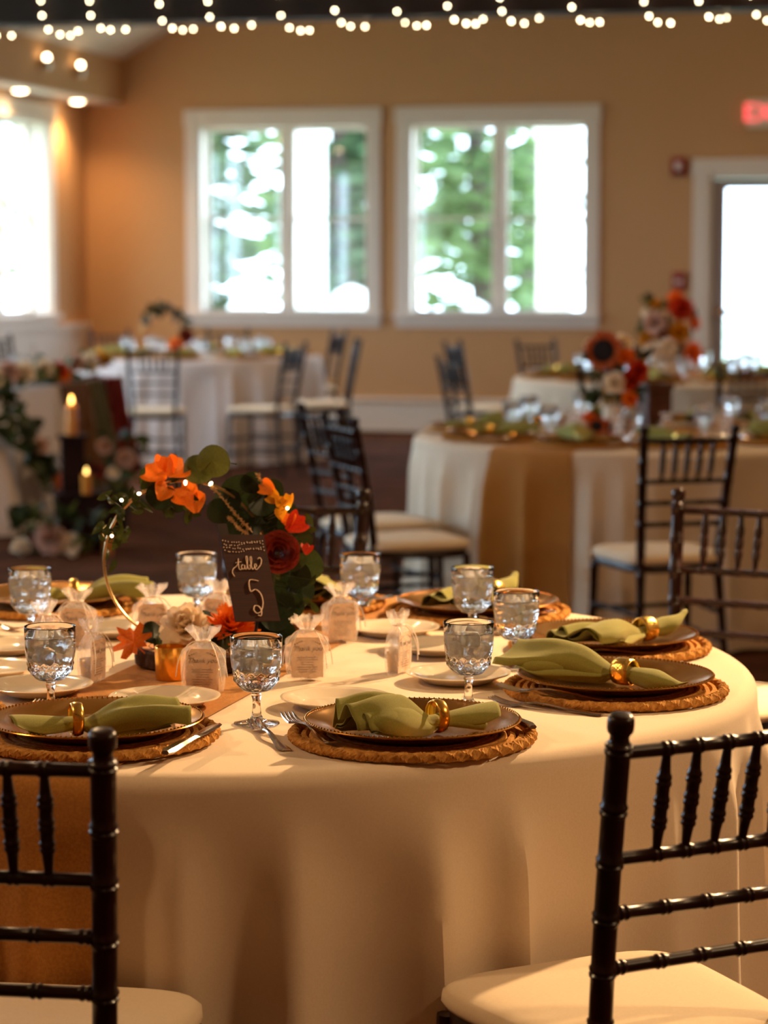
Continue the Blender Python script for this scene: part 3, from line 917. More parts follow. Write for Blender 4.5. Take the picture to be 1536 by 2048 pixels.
# ------------------------------------------------------------------ tableware (one of each, then copies)
def mesh_placemat():
    mb = MB()
    mb.lathe([(0.0001, 0.0), (0.105, 0.0), (0.105, 0.006), (0.0001, 0.006)], 48)
    for r in (0.112, 0.125, 0.138, 0.151, 0.164):
        n = 110
        mb.tube([(r * math.cos(2 * math.pi * i / n), r * math.sin(2 * math.pi * i / n), 0.0062) for i in range(n)], 0.0060, 6, closed=True)
    # outer braid: two strands winding round each other
    n = 220
    for ph in (0, 2.094, 4.189):
        pts = []
        for i in range(n):
            a = 2 * math.pi * i / n
            w = a * 58 / 1.0 + ph
            rr = 0.1795 + 0.0048 * math.cos(w)
            pts.append((rr * math.cos(a), rr * math.sin(a), 0.0092 + 0.0034 * math.sin(w)))
        mb.tube(pts, 0.0056, 6, closed=True)
    return mb.data('placemat', 'jute')
def mesh_charger():
    mb = MB()
    mb.lathe([(0.0001, 0.004), (0.108, 0.004), (0.116, 0.006), (0.126, 0.0115), (0.150, 0.0185), (0.1605, 0.0222), (0.1640, 0.0224), (0.1650, 0.0212), (0.1640, 0.0197),
              (0.150, 0.0160), (0.126, 0.0085), (0.112, 0.0015), (0.104, 0.0), (0.0001, 0.0)], 96)
    return mb.data('plate_body', 'charger_gold')
def mesh_beads():
    mb = MB()
    n = 130
    for i in range(n):
        a = 2 * math.pi * i / n
        mb.sphere((0.1615 * math.cos(a), 0.1615 * math.sin(a), 0.0226), 0.0017, 6, 4)
    return mb.data('beaded_rim', 'charger_gold')
def mesh_bread():
    return MB().lathe([(0.0001, 0.0045), (0.052, 0.0045), (0.060, 0.0065), (0.078, 0.0150), (0.0885, 0.0182), (0.0905, 0.0176), (0.0900, 0.0160), (0.078, 0.0115), (0.062, 0.0035),
                       (0.054, 0.0), (0.048, 0.0), (0.046, 0.0015), (0.0001, 0.0015)], 80).data('bread_plate', 'china')
GH = 0.140
def goblet_parts():
    def facet(a, r, z, k):
        if r < 0.012 or z < 0.054 or z > 0.108 or k > 60:
            return 0.0
        e = sm((z - 0.054) / 0.006) * sm((0.108 - z) / 0.02)
        if z < 0.088:
            d1 = abs(((a * 14 / (2 * math.pi) + (z - 0.054) / 0.017) % 1.0) - 0.5) * 2
            d2 = abs(((a * 14 / (2 * math.pi) - (z - 0.054) / 0.017) % 1.0) - 0.5) * 2
            return -0.0022 * e * (max(d1, d2))
        d = abs(((a * 14 / (2 * math.pi)) % 1.0) - 0.5) * 2
        return -0.0018 * e * (1 - d)
    outer = [(0.0001, 0.0), (0.034, 0.0), (0.0362, 0.0012), (0.0355, 0.0026), (0.022, 0.0048), (0.0105, 0.0085), (0.0075, 0.016), (0.0062, 0.028), (0.0060, 0.038), (0.0078, 0.044), (0.0082, 0.047), (0.0070, 0.050)]
    zs = [0.0515 + 0.002 * k for k in range(32)]
    for z in zs:
        u = (z - 0.0515) / 0.019
        r = lerp(0.012, 0.0372, math.sqrt(min(1.0, u))) if u < 1 else lerp(0.0372, 0.0405, sm((z - 0.0705) / 0.04))
        outer.append((r, z))
    outer += [(0.0405, 0.120), (0.0407, 0.130), (0.0410, 0.1385), (0.0404, GH), (0.0396, 0.1385)]
    inner = [(0.0388, 0.130), (0.0384, 0.118), (0.0380, 0.105), (0.0374, 0.092), (0.0358, 0.080), (0.0325, 0.071), (0.0230, 0.0635), (0.0080, 0.0605), (0.0001, 0.0602)]
    g = MB().lathe(outer + inner, 84, fr=facet).data('glass_body', 'glass', 'all')
    wprof = [(0.0001, 0.0599), (0.0082, 0.0602), (0.0232, 0.0632), (0.0328, 0.0707), (0.0361, 0.0797), (0.0377, 0.0917), (0.0383, 0.105), (0.0387, 0.118), (0.0388, 0.1235), (0.0376, 0.1228), (0.02, 0.1222), (0.0001, 0.1225)]
    w = MB().lathe(wprof, 36, fr=lambda a, r, z, k: (0.0012 * math.sin(5 * a + k) if k > 8 and r > 0.001 else 0)).data('water', 'water', 'all')
    ib = MB()
    h = 0.0125
    for (sx, sy, sz) in ((1, 1, 1),):
        pass
    pts = []
    n = 10; mrow = 8
    def sup(u, v):
        a = 2 * math.pi * u; b = math.pi * (v - 0.5)
        def pw(x, e): return math.copysign(abs(x) ** e, x)
        e = 0.38
        return Vector((h * pw(math.cos(b), e) * pw(math.cos(a), e), h * pw(math.cos(b), e) * pw(math.sin(a), e), h * pw(math.sin(b), e)))
    ib.surf(sup, 20, 12, cu=True)
    ice = ib.data('ice_cube', 'ice', 'all')
    return g, w, ice
def mesh_fork():
    mb = MB()
    # handle to neck
    pts = [(0, -0.105, 0.003), (0, -0.09, 0.0028), (0, -0.05, 0.005), (0, 0.0, 0.010), (0, 0.03, 0.0085), (0, 0.045, 0.0055)]
    wid = [0.0075, 0.0105, 0.0070, 0.0042, 0.0045, 0.0100]
    P = catmull(pts, 5); Wd = catmull([(w, 0, 0) for w in wid], 5)
    def strip(P, Wd, th=0.0011):
        vs = []; fs = []
        for p, w in zip(P, Wd):
            ww = w.x if hasattr(w, 'x') else w
            for sx, dz in ((-1, -th), (-0.6, th), (0.6, th), (1, -th)):
                vs.append((p.x + sx * ww, p.y, p.z + dz))
        m = len(P)
        for k in range(m - 1):
            for i in range(4):
                j = (i + 1) % 4
                fs.append((k * 4 + i, k * 4 + j, (k + 1) * 4 + j, (k + 1) * 4 + i))
        fs.append((0, 1, 2, 3)); fs.append(tuple(range((m - 1) * 4, m * 4))[::-1])
        mb.add(vs, fs)
    strip(P, Wd)
    pal = [Vector((0, 0.043, 0.0058)), Vector((0, 0.052, 0.0040)), Vector((0, 0.062, 0.0035))]
    strip(pal, [0.0095, 0.0125, 0.0125])
    for k in range(4):
        x = (k - 1.5) * 0.0066
        tp = [Vector((x, 0.060, 0.0034)), Vector((x, 0.075, 0.0045)), Vector((x * 0.97, 0.09, 0.0075)), Vector((x * 0.94, 0.102, 0.0115))]
        strip(tp, [0.0024, 0.0022, 0.0019, 0.0010])
    return mb.data('fork', 'steel')
def mesh_knife():
    mb = MB()
    pr = [(-0.115, 0.006, 0.003), (-0.10, 0.0105, 0.0042), (-0.05, 0.0085, 0.0042), (0.0, 0.0065, 0.0036), (0.008, 0.0085, 0.0022), (0.03, 0.0098, 0.0012), (0.085, 0.0100, 0.0010), (0.105, 0.0070, 0.0008), (0.114, 0.0012, 0.0006)]
    vs = []; fs = []
    for y, w, t in pr:
        off = 0.003 if y > 0.004 else 0
        for sx, dz in ((-1, 0), (-0.6, t), (0.6, t), (1, 0), (0.6, -t), (-0.6, -t)):
            vs.append((sx * w + off * 0.4, y, 0.0045 + dz))
    m = len(pr)
    for k in range(m - 1):
        for i in range(6):
            j = (i + 1) % 6
            fs.append((k * 6 + i, k * 6 + j, (k + 1) * 6 + j, (k + 1) * 6 + i))
    fs.append(tuple(range(6))); fs.append(tuple(range((m - 1) * 6, m * 6))[::-1])
    return mb.add(vs, fs).data('knife', 'steel')
def mesh_ring(w=0.017, r=0.0205):
    mb = MB()
    prof = [(r, -w), (r + 0.0016, -w * 0.6), (r + 0.0022, 0), (r + 0.0016, w * 0.6), (r, w), (r - 0.0016, w), (r - 0.0006, 0), (r - 0.0016, -w)]
    mb.lathe(prof, 40, closed=True)
    mb.xf(Matrix.Rotation(math.pi / 2, 4, 'Y'))
    return mb
RING_WIDE = mesh_ring(0.0165, 0.021).data('napkin_ring', 'hammered_gold', 'all')
RING_THIN = mesh_ring(0.0085, 0.0235).data('napkin_ring', 'gold', 'all')

def mesh_napkin(seed, Lf, Lt, wf, hf, tail='taper', layers=2, scroll=True, lift=0.0, side=-1):
    """cloth drawn through a ring at x=0: open fan towards -x, tail towards +x; z=0 is the plate"""
    rnd = random.Random(seed)
    mb = MB()
    ph = rnd.uniform(0, 6)
    for ly in range(layers):
        kx = 1.0 - 0.07 * ly
        off = 0.0045 * ly
        wob = rnd.uniform(0.6, 1.2); kk = rnd.choice((2, 3, 3)); p2 = ph + ly * 1.3
        skew = rnd.uniform(-0.10, 0.10)
        def fn(u, v, kx=kx, off=off, wob=wob, kk=kk, p2=p2, ly=ly, skew=skew):
            q = 1 - u                      # 0 at the ring, 1 at the open end
            s = v * 2 - 1
            x = -Lf * q * kx * (1 - 0.06 * math.cos(2.2 * s + p2) * q - 0.05 * s * q * (1 if ly == 0 else -1))
            g = sm(q * 1.15)
            w = lerp(0.0175, wf * (1 - 0.10 * ly), g)
            hh = lerp(0.019, hf * (1 - 0.25 * ly), sm(q * 2.2)) * (1 - 0.28 * sm((q - 0.55) / 0.45))
            arch = math.sqrt(max(0.0, 1 - abs(s) ** 2.6))
            z = 0.001 + lerp(0.002, 0, g) + hh * arch - off * (1 - g) + (0.006 + 0.008 * g * g) * wob * g * math.sin(kk * 2.1 * s + p2 + q) * arch + 0.001 * ly
            if q < 0.12:
                z += 0.006 * (1 - q / 0.12)
            y = w * s * (1 + 0.05 * math.sin(4 * q + p2)) + skew * q * Lf * 0.5
            # the edge facing the room lifts off the plate at the open end, showing the sheet below
            e = sm((s * side - 0.30) / 0.7)
            z += (0.020 - 0.008 * ly) * g * e
            y += side * 0.006 * g * e * math.sin(7 * q + p2)
            # selvage curls under a little
            if abs(s) > 0.86:
                z += 0.003 * math.sin((abs(s) - 0.86) / 0.14 * math.pi)
            return Vector((x, y, max(0.0012, z) + lift * q))
        mb.surf(fn, 26, 34)
    if scroll:
        # rolled hem: a spiral roll along one side of the fan
        sd = scroll if scroll in (-1, 1) else rnd.choice((-1, 1))
        def roll(u, v):
            a = v * 3.6 * math.pi
            r = 0.0175 - 0.0034 * v * 3.0
            r *= lerp(0.55, 1.0, sm((1 - u) * 1.6))
            x = -Lf * lerp(0.10, 0.80, 1 - u)
            yc = sd * lerp(0.016, wf * 0.80, sm(1 - u))
            return Vector((x + 0.004 * math.sin(a), yc + sd * r * math.cos(a) * 1.25, 0.0135 + r * math.sin(a) * 0.70))
        mb.surf(roll, 14, 40)
    # tail
    n_t = 2 if tail == 'flag' else 1
    for k in range(n_t):
        def tl(u, v, k=k):
            s = v * 2 - 1
            x = Lt * u * (1 - 0.08 * abs(s)) * (1 if k == 0 else 0.72)
            if tail == 'flag':
                w = lerp(0.0165, 0.044 if k == 0 else 0.020, sm(u)) if k == 0 else lerp(0.013, 0.017, u)
                zc = 0.024 * (1 - u) + (0.026 if k == 0 else 0.012) * u
                a = s * lerp(2.4, 1.25 if k == 0 else 2.6, u)
                rr = w / lerp(1.3, 1.6, u)
                return Vector((x, (0.006 if k == 0 else -0.012) * u + rr * math.sin(a) * 1.1, zc + rr * (math.cos(a) - 0.55) * (0.9 if k == 0 else 0.8)))
            w = lerp(0.0175, 0.024, sm(u * 2)) * (1 - 0.72 * sm((u - 0.45) / 0.55))
            a = s * 2.35
            up = lift if tail == 'taper' else 0.0
            z0 = lerp(0.021, 0.012, u) + (0.035 * u * u if tail == 'up' else 0.0)
            return Vector((x, w * math.sin(a) * 1.1 + 0.004 * math.sin(6 * u), max(0.0015, z0 + w * 0.72 * math.cos(a) - 0.002)))
        mb.surf(tl, 18, 22)
    return mb.data('napkin', 'napkin', 'all')
NAP_KINDS = {
    'A': mesh_napkin(3, 0.155, 0.10, 0.078, 0.046, 'flag', 3, False, 0.003, 1),
    'B': mesh_napkin(5, 0.155, 0.105, 0.064, 0.060, 'flag', 3, False, 0.004),
    'C': mesh_napkin(8, 0.205, 0.125, 0.080, 0.052, 'taper', 3, -1, 0.006),
    'D': mesh_napkin(9, 0.200, 0.110, 0.076, 0.046, 'up', 2, -1, 0.004),
}
M_MAT = mesh_placemat(); M_CH = mesh_charger(); M_BEAD = mesh_beads(); M_BREAD = mesh_bread()
M_GL, M_WA, M_ICE = goblet_parts()
M_FORK = mesh_fork(); M_KNIFE = mesh_knife()

def add_solid(o, th=0.0011):
    md = o.modifiers.new('thickness', 'SOLIDIFY'); md.thickness = th; md.offset = 0
    return o
def placemat(l, f, z, a, label, group): return thing('placemat', label, 'placemat', W(l, f, z), a, group, M_MAT)
def charger(l, f, z, a, label, group):
    t = thing('charger_plate', label, 'plate', W(l, f, z), a, group)
    obj('plate_body', M_CH, t)
    b = obj('beaded_rim', M_BEAD, t); b['kind'] = 'stuff'
    return t
def bread(l, f, z, label, group): return thing('bread_plate', label, 'plate', W(l, f, z), 0, group, M_BREAD)
def goblet(l, f, z, seed, label, group, ice=6):
    t = thing('water_goblet', label, 'glass', W(l, f, z), seed * 1.7, group)
    obj('glass_body', M_GL, t); obj('water', M_WA, t)
    rnd = random.Random(seed)
    for k in range(ice):
        a = k * 2.09 + 1.0 * (k // 3) + rnd.uniform(-.2, .2)
        r = 0.0175
        obj('ice_cube', M_ICE, t, (r * math.cos(a), r * math.sin(a), 0.1125 - 0.0185 * (k // 3) + rnd.uniform(-.002, .003)), (rnd.uniform(-.5, .5), rnd.uniform(-.5, .5), rnd.uniform(0, 3)))
    return t
def plate_height(r):
    pr = ((0.0, 0.004), (0.108, 0.004), (0.116, 0.006), (0.126, 0.0115), (0.150, 0.0185), (0.1585, 0.0235), (0.166, 0.0250))
    if r >= 0.166:
        return max(0.014, 0.0250 - (r - 0.166) * 0.25)
    for (a, ha), (b, hb) in zip(pr, pr[1:]):
        if r <= b:
            return lerp(ha, hb, (r - a) / (b - a))
def fitted_napkin(kind, off, head, ring):
    """copy of a napkin mesh fitted to its plate: off = ring position from the plate centre (table grid), base 0.0049 above the plate foot"""
    me = NAP_KINDS[kind].copy()
    ca, sa = math.cos(math.radians(head)), math.sin(math.radians(head))
    zc, R0 = (0.0235, 0.0178) if ring is RING_WIDE else (0.0258, 0.0202)
    hw = 0.0165 if ring is RING_WIDE else 0.0085
    for v in me.vertices:
        x, y, z = v.co
        R = R0 + max(0.0, abs(x) - hw - 0.004) * 1.6
        d = math.hypot(y, z - zc)
        k0 = 0.72 * R
        if d > k0 and R < 0.09:
            dn = k0 + (R - k0) * math.tanh((d - k0) / (R - k0))
            y *= dn / d; z = zc + (z - zc) * dn / d
        r = math.hypot(off[0] + x * ca - y * sa, off[1] + x * sa + y * ca)
        h = plate_height(r) - 0.0049 + 0.0018
        z = max(z, h + 0.3 * max(0.0, z))
        v.co = (x, y, z)
    me.update()
    return me
def napkin(l, f, z, head, kind, label, group, ring, rlabel, rgroup, plate):
    """head: direction of the tail in the table grid, degrees"""
    n = thing('cloth_napkin', label, 'napkin', W(l, f, z), math.radians(head) + YAW, group, fitted_napkin(kind, (l - plate[0], f - plate[1]), head, ring))
    add_solid(n)
    r = thing('napkin_ring', rlabel, 'napkin ring', W(l, f, z + (0.0235 if ring is RING_WIDE else 0.0258)), math.radians(head) + YAW, rgroup, ring)
    return n
def cutlery(l, f, z, aout, du, dv, rot, me, name, label, group):
    """du right of / dv inward from the seat at plate centre; aout = outward heading in degrees"""
    a = math.radians(aout)
    inx, iny = -math.cos(a), -math.sin(a)
    rx, ry = iny, -inx
    return thing(name, label, name, W(l + rx * du + inx * dv, f + ry * du + iny * dv, z), math.atan2(iny, inx) - math.pi / 2 + YAW + rot, group, me)
def rot_grid(a): return math.radians(a) + YAW

# --- the ten places at table 5
Z0 = TZ + 0.0005
PLACES = {  # centre (l, f), outward heading, on the runner, napkin: (kind, l, f, tail heading, ring)
 'A': ((-0.435, 3.600), -101, 1, ('A', -0.455, 3.535, 196, 'thin'), 'the place where the runner hangs'),
 'B': ((0.043, 3.612), -64, 0, ('B', 0.080, 3.578, 28, 'thin'), 'the place before the plain skirt'),
 'C': ((0.388, 4.010), -24, 0, ('C', 0.400, 3.985, -38, 'wide'), 'the place with the fan napkin'),
 'D': ((0.420, 4.462), 12, 0, ('D', 0.485, 4.455, 40, 'wide'), 'the place with the scrolled napkin'),
 'E': ((0.190, 4.880), 49, 1, ('D', 0.225, 4.955, 62, 'wide'), 'the far place behind three goblets'),
 'F': ((-0.185, 5.008), 79, 1, ('C', -0.140, 5.040, 84, 'wide'), 'the place behind the floral hoop'),
 'G': ((-0.690, 5.000), 118, 0, ('A', -0.640, 4.960, 190, 'thin'), 'the far place beyond the gold hoop'),
 'H': ((-0.955, 4.610), 155, 0, ('B', -0.98, 4.62, 160, 'thin'), 'the side place left of the gold hoop'),
 'I': ((-1.005, 4.180), 190, 0, ('A', -1.02, 4.17, 190, 'thin'), 'the side place left of the wood slice'),
 'J': ((-0.785, 3.770), 222, 0, ('B', -0.80, 3.75, 215, 'thin'), 'the side place next to the runner end'),
}
for key, (c, ao, onr, nk, where) in PLACES.items():
    l, f = c
    z = Z0 + (0.0035 if onr else 0)
    a = rot_grid(ao)
    placemat(l, f, z, a, 'round braided jute placemat at ' + where, 'jute placemats on table 5')
    charger(l, f, z + 0.0123, a, 'gold charger plate with beaded rim at ' + where, 'gold charger plates on table 5')
    napkin(nk[1], nk[2], z + 0.0172, nk[3], nk[0], 'sage green napkin pulled through a ring at ' + where, 'green napkins on table 5',
           RING_WIDE if nk[4] == 'wide' else RING_THIN, ('hammered gold' if nk[4] == 'wide' else 'slim gold') + ' napkin ring at ' + where, 'gold napkin rings on table 5', (l, f))
    cutlery(l, f, z + 0.0160, ao, -0.147, 0.055, -0.08, M_FORK, 'fork', 'dinner fork on the jute mat at ' + where, 'dinner forks on table 5')
    su, sv, sz = {'A': (-0.176, 0.13, 0.0115), 'C': (-0.190, 0.055, 0.0), 'F': (-0.178, 0.06, 0.0225)}.get(key, (-0.190, 0.105, 0.0))
    sf = cutlery(l, f, Z0 + sz, ao, su, sv, -0.17, M_FORK, 'fork', 'salad fork beside the mat at ' + where, 'salad forks on table 5')
    if key == 'A':
        sf.rotation_euler.x = -0.07      # handle lies on the mat, tines on the runner
    ku, kv = {'J': (0.172, -0.10), 'E': (0.165, -0.09)}.get(key, (0.172, -0.07) if key in 'AGHI' else (0.165, 0.02))
    cutlery(l, f, z + 0.0180, ao, ku, kv, -0.08, M_KNIFE, 'knife', 'table knife on the jute mat at ' + where, 'knives on table 5')
gz = TZ + 0.0008
k = (EYE - TZ - GH) / (EYE - 0.92)
GOB = [((-0.531, 3.814), 'in front of the favor bag left of the wood slice'), ((-0.199, 3.735), 'between the two nearest green napkins'), ((0.137, 3.884), 'in front of the plate beside the fan-shaped napkin'),
       ((0.234, 4.25), 'touching the scroll-edged napkin'), ((0.169, 4.585), 'at the far right place'), ((-0.047, 4.765), 'behind the floral hoop on the runner side'),
       ((-0.374, 4.80), 'seen through the gold hoop'), ((-0.673, 4.57), 'at the far left place')]
for i, (p, lab) in enumerate(GOB):
    goblet(p[0], p[1], gz + 0.0032 * (i in (0, 5)), i + 1, 'cut glass water goblet ' + lab, 'water goblets on table 5')
BRD = [((-0.355, 3.874), 'in front of the wood slice', 1), ((-0.078, 3.882), 'behind the nearest napkin with the slim ring', 0), ((0.128, 4.118), 'beside the fan-shaped napkin', 0), ((0.100, 4.430), 'beyond the lone side-on favor bag', 0),
       ((0.018, 4.645), 'at the far right near the goblets', 0), ((-0.235, 4.725), 'behind the number 5 card', 1), ((-0.530, 4.640), 'beyond the gold hoop', 0), ((-0.575, 3.985), 'under the goblet left of the wood slice', 1),
       ((-0.705, 4.43), 'at the left edge behind the favor bags', 0), ((-0.69, 4.18), 'at the left edge in front of the favor bags', 0)]
for p, lab, onr in BRD:
    bread(p[0], p[1], TZ + (0.004 if onr else 0.0008), 'small white bread plate ' + lab, 'white bread plates on table 5')

# --- favour bags: organza pouch with a printed tag and a little tin
def bag_meshes():
    rnd = random.Random(2)
    def sack(u, v):
        a = 2 * math.pi * u
        z = v * 0.108
        if z < 0.086:
            q = z / 0.086
            hw = 0.037 * (0.90 + 0.10 * math.sin(q * math.pi)) * (1 if q < 0.78 else lerp(1, 0.30, sm((q - 0.78) / 0.22)))
            hd = 0.0185 * (0.55 + 0.45 * math.sin(min(1, q * 1.6 + 0.25) * math.pi * 0.62)) * (1 if q < 0.55 else lerp(1, 0.5, sm((q - 0.55) / 0.45)))
        else:
            q = (z - 0.086) / 0.022
            hw = lerp(0.0111, 0.0235, sm(q)); hd = lerp(0.0092, 0.0135, sm(q))
        rip = 1 + (0.10 + 0.22 * (z > 0.086)) * sm((z - 0.05) / 0.04) * math.sin(9 * a) + 0.03 * math.sin(4 * a + 20 * z)
        e = 2.6
        ca, sa = math.cos(a), math.sin(a)
        r = (abs(ca) ** e + abs(sa) ** e) ** (-1 / e)
        zz = z + (0.004 * math.sin(6 * a) if v > 0.97 else 0)
        return Vector((ca * r * hw * rip, sa * r * hd * rip, zz + 0.0005))
    sackm = MB().surf(sack, 72, 34, cu=True)
    sackm.add([(-0.03, -0.008, 0.0006), (0.03, -0.008, 0.0006), (0.03, 0.008, 0.0006), (-0.03, 0.008, 0.0006)], [(0, 1, 2, 3)])
    me = sackm.data('pouch', 'organza', 'all')
    poly = [(-0.0275, 0.003), (0.0275, 0.003), (0.0275, 0.062)]
    poly += [(0.0275 - 0.011 + 0.011 * math.cos(a), 0.062 + 0.011 * math.sin(a)) for a in (0.5, 1.05, 1.57)]
    poly += [(-0.0275 + 0.011 - 0.011 * math.sin(a), 0.062 + 0.011 * math.cos(a)) for a in (0.0, 0.52, 1.05, 1.57)]
    tag = MB().prism(poly, -0.0004, 0.0004, 'y').data('tag', 'tag_paper', False)
    txt = text_mesh('Thank you', 0.0118, 'ink', 0.35, 0.0002)
    lines = MB()
    for k in range(7):
        w = rnd.uniform(0.010, 0.0185)
        lines.box(-w, w, -0.0007, -0.0005, 0.0375 - k * 0.0042, 0.0384 - k * 0.0042)
    for sx in (-1, 1):   # printed leaf sprig at the top corners
        for j in range(4):
            x = sx * (0.008 + 0.004 * j)
            lines.box(min(x, x + sx * 0.0028), max(x, x + sx * 0.0028), -0.0007, -0.0005, 0.0655 - 0.0016 * j, 0.0668 - 0.0016 * j)
    ln = lines.data('print_lines', 'ink', False)
    tin = MB().lathe([(0.0001, 0.001), (0.0145, 0.001), (0.0150, 0.003), (0.0185, 0.034), (0.0195, 0.036), (0.0185, 0.0375), (0.0165, 0.036), (0.0001, 0.033)], 28).data('tin', 'tin_gold')
    rib = MB()
    nk = 0.086
    rib.tube([(0.0118 * math.cos(a), 0.0100 * math.sin(a), nk) for a in [2 * math.pi * i / 16 for i in range(16)]], 0.0016, 6, closed=True)
    for sx in (-1, 1):
        rib.tube(catmull([(sx * 0.011, -0.004, nk), (sx * 0.024, -0.012, nk - 0.006), (sx * 0.038, -0.019, nk - 0.028), (sx * 0.043, -0.021, nk - 0.058)], 6), 0.0009, 5)
        rib.tube(catmull([(sx * 0.011, -0.004, nk), (sx * 0.020, -0.014, nk - 0.012), (sx * 0.030, -0.0225, nk - 0.04), (sx * 0.033, -0.023, nk - 0.066)], 6), 0.0009, 5)
    rb = rib.data('ribbon', 'ribbon')
    return me, tag, txt, ln, tin, rb
B_SACK, B_TAG, B_TXT, B_LN, B_TIN, B_RIB = bag_meshes()
def favor_bag(l, f, z, yaw, label, group='favor bags on table 5', tilt=0.0):
    t = thing('favor_bag', label, 'gift bag', W(l, f, z), math.radians(yaw) + YAW, group)
    obj('pouch', B_SACK, t)
    tg = obj('tag', B_TAG, t, (0, -0.0115, 0.001), (0.02, 0, tilt))
    tg['label'] = 'cream tag printed with thank you'
    obj('lettering', B_TXT, tg, (0, -0.0006, 0.053), (math.pi / 2, 0, 0))
    obj('print_lines', B_LN, tg)
    obj('tin', B_TIN, t, (0.008, 0.007, 0.0006))
    obj('ribbon', B_RIB, t)
    return t
favor_bag(-0.302, 4.005, TZ + 0.004, -4, 'white organza favor bag in front of the wood slice')
favor_bag(-0.133, 4.130, TZ + 0.004, 6, 'white organza favor bag in front of the number 5 card, facing the room')
favor_bag(0.025, 4.205, TZ + 0.0008, 66, 'white organza favor bag turned side-on beside the bread plates')
favor_bag(-0.083, 4.545, TZ + 0.004, 22, 'white organza favor bag right of the card with long trailing ribbons')
favor_bag(-0.440, 4.560, TZ + 0.0008, 10, 'white organza favor bag framed inside the gold hoop')
favor_bag(-0.315, 4.60, TZ + 0.004, -30, 'white organza favor bag half hidden behind the number 5 card')
favor_bag(-0.500, 4.10, TZ + 0.004, 70, 'white organza favor bag turned side-on behind the left goblet')
favor_bag(-0.575, 4.50, TZ + 0.0008, -12, 'white organza favor bag at the far left in front of a green napkin')
favor_bag(-0.612, 4.33, TZ + 0.0008, 62, 'white organza favor bag behind the left goblet beside another bag')

# ------------------------------------------------------------------ flowers and leaves (unit size, facing +z)
def m_round_leaf(m):
    mb = MB()
    def fn(u, v):
        a = 2 * math.pi * u
        r = v * (1 - 0.10 * max(0, math.cos(a)) + 0.04 * math.sin(3 * a))
        x = r * math.cos(a); y = r * math.sin(a) * 0.93
        return Vector((x, y, 0.16 * (x * x) - 0.14 * abs(y) + 0.02 * math.sin(5 * a) * r))
    mb.surf(fn, 22, 5, cu=True)
    mb.tube([(-0.9, 0, 0.1), (-1.35, 0, 0.02)], 0.035, 5)
    return mb.data('leaf', m)
def m_point_leaf(m, wid=0.42):
    mb = MB()
    def fn(u, v):
        s = v * 2 - 1
        x = u * 2 - 1
        w = wid * math.sin(math.pi * min(1, u * 1.02) ** 0.75) + 0.01
        y = s * w
        return Vector((x, y, -0.35 * x * x * 0.5 + 0.18 * abs(y)))
    mb.surf(fn, 8, 4)
    return mb.data('leaf', m)
def m_lobed_leaf(m):
    """autumn leaf with pointed lobes"""
    pts = []
    lob = [(0, 1.15), (14, 0.72), (26, 0.78), (38, 0.52), (52, 0.95), (66, 0.85), (78, 0.48), (96, 0.80), (112, 0.72), (128, 0.40), (150, 0.52), (168, 0.30)]
    full = [(a, r) for a, r in lob] + [(180, 0.22)] + [(360 - a, r) for a, r in reversed(lob[1:])]
    vs = [(0, 0, 0.05)]
    for a, r in full:
        a = math.radians(a)
        x = r * math.cos(a); y = r * math.sin(a)
        vs.append((x, y, -0.16 * r * r + 0.05 * math.sin(5 * a)))
    n = len(full)
    fs = [(0, 1 + i, 1 + (i + 1) % n) for i in range(n)]
    mb = MB().add(vs, fs)
    mb.tube([(-0.2, 0, 0), (-0.6, 0, -0.08)], 0.03, 5)
    return mb.data('leaf', m, False)
def m_ruffle_petal(m, seed):
    rnd = random.Random(seed); p = rnd.uniform(0, 6)
    mb = MB()
    def fn(u, v):
        s = v * 2 - 1
        w = 0.25 + 0.85 * math.sin(min(1, u * 0.95) * math.pi * 0.62)
        x = -0.95 + 1.95 * u * (1 - 0.12 * abs(s) + 0.07 * math.sin(7 * s + p) * u)
        y = s * w
        z = 0.30 * s * s * (1 - u * 0.4) + 0.16 * u * math.sin(5 * s + p) * abs(s) ** 0.3 - 0.35 * (u - 0.4) ** 2
        return Vector((x, y, z))
    mb.surf(fn, 10, 14)
    return mb.data('petal', m)
def petal_ring(mb, n, r0, length, width, elev, curl, rnd, z0=0.0, jit=0.2, nu=5, nv=4, phase=None):
    ph = rnd.uniform(0, 6) if phase is None else phase
    for k in range(n):
        a = ph + 2 * math.pi * k / n + rnd.uniform(-jit, jit)
        e = elev + rnd.uniform(-jit, jit) * 0.7
        L = length * rnd.uniform(0.88, 1.1)
        ca, sa = math.cos(a), math.sin(a)
        wv = rnd.uniform(0, 6)
        def fn(u, v):
            s = v * 2 - 1
            w = width * math.sin(math.pi * (0.12 + 0.80 * u)) ** 0.75
            ee = e + curl * u
            rr = r0 + L * u * math.cos(e + curl * u * 0.5)
            z = z0 + L * u * math.sin(e + curl * u * 0.5) + 0.25 * w * s * s * math.cos(e) + 0.03 * math.sin(4 * s + wv) * u
            rr -= 0.25 * w * s * s * math.sin(e)
            y = s * w
            return Vector((rr * ca - y * sa, rr * sa + y * ca, z))
        mb.surf(fn, nu, nv)
def m_peony(m, seed=1):
    rnd = random.Random(seed); mb = MB()
    petal_ring(mb, 9, 0.05, 1.0, 0.42, 0.12, -0.3, rnd, 0.0)
    petal_ring(mb, 9, 0.05, 0.90, 0.38, 0.55, -0.3, rnd, 0.03)
    petal_ring(mb, 8, 0.04, 0.78, 0.34, 0.90, 0.1, rnd, 0.06)
    petal_ring(mb, 7, 0.02, 0.66, 0.28, 1.15, 0.35, rnd, 0.08)
    petal_ring(mb, 5, 0.0, 0.55, 0.22, 1.35, 0.5, rnd, 0.1)
    return mb.data('flower_head', m)
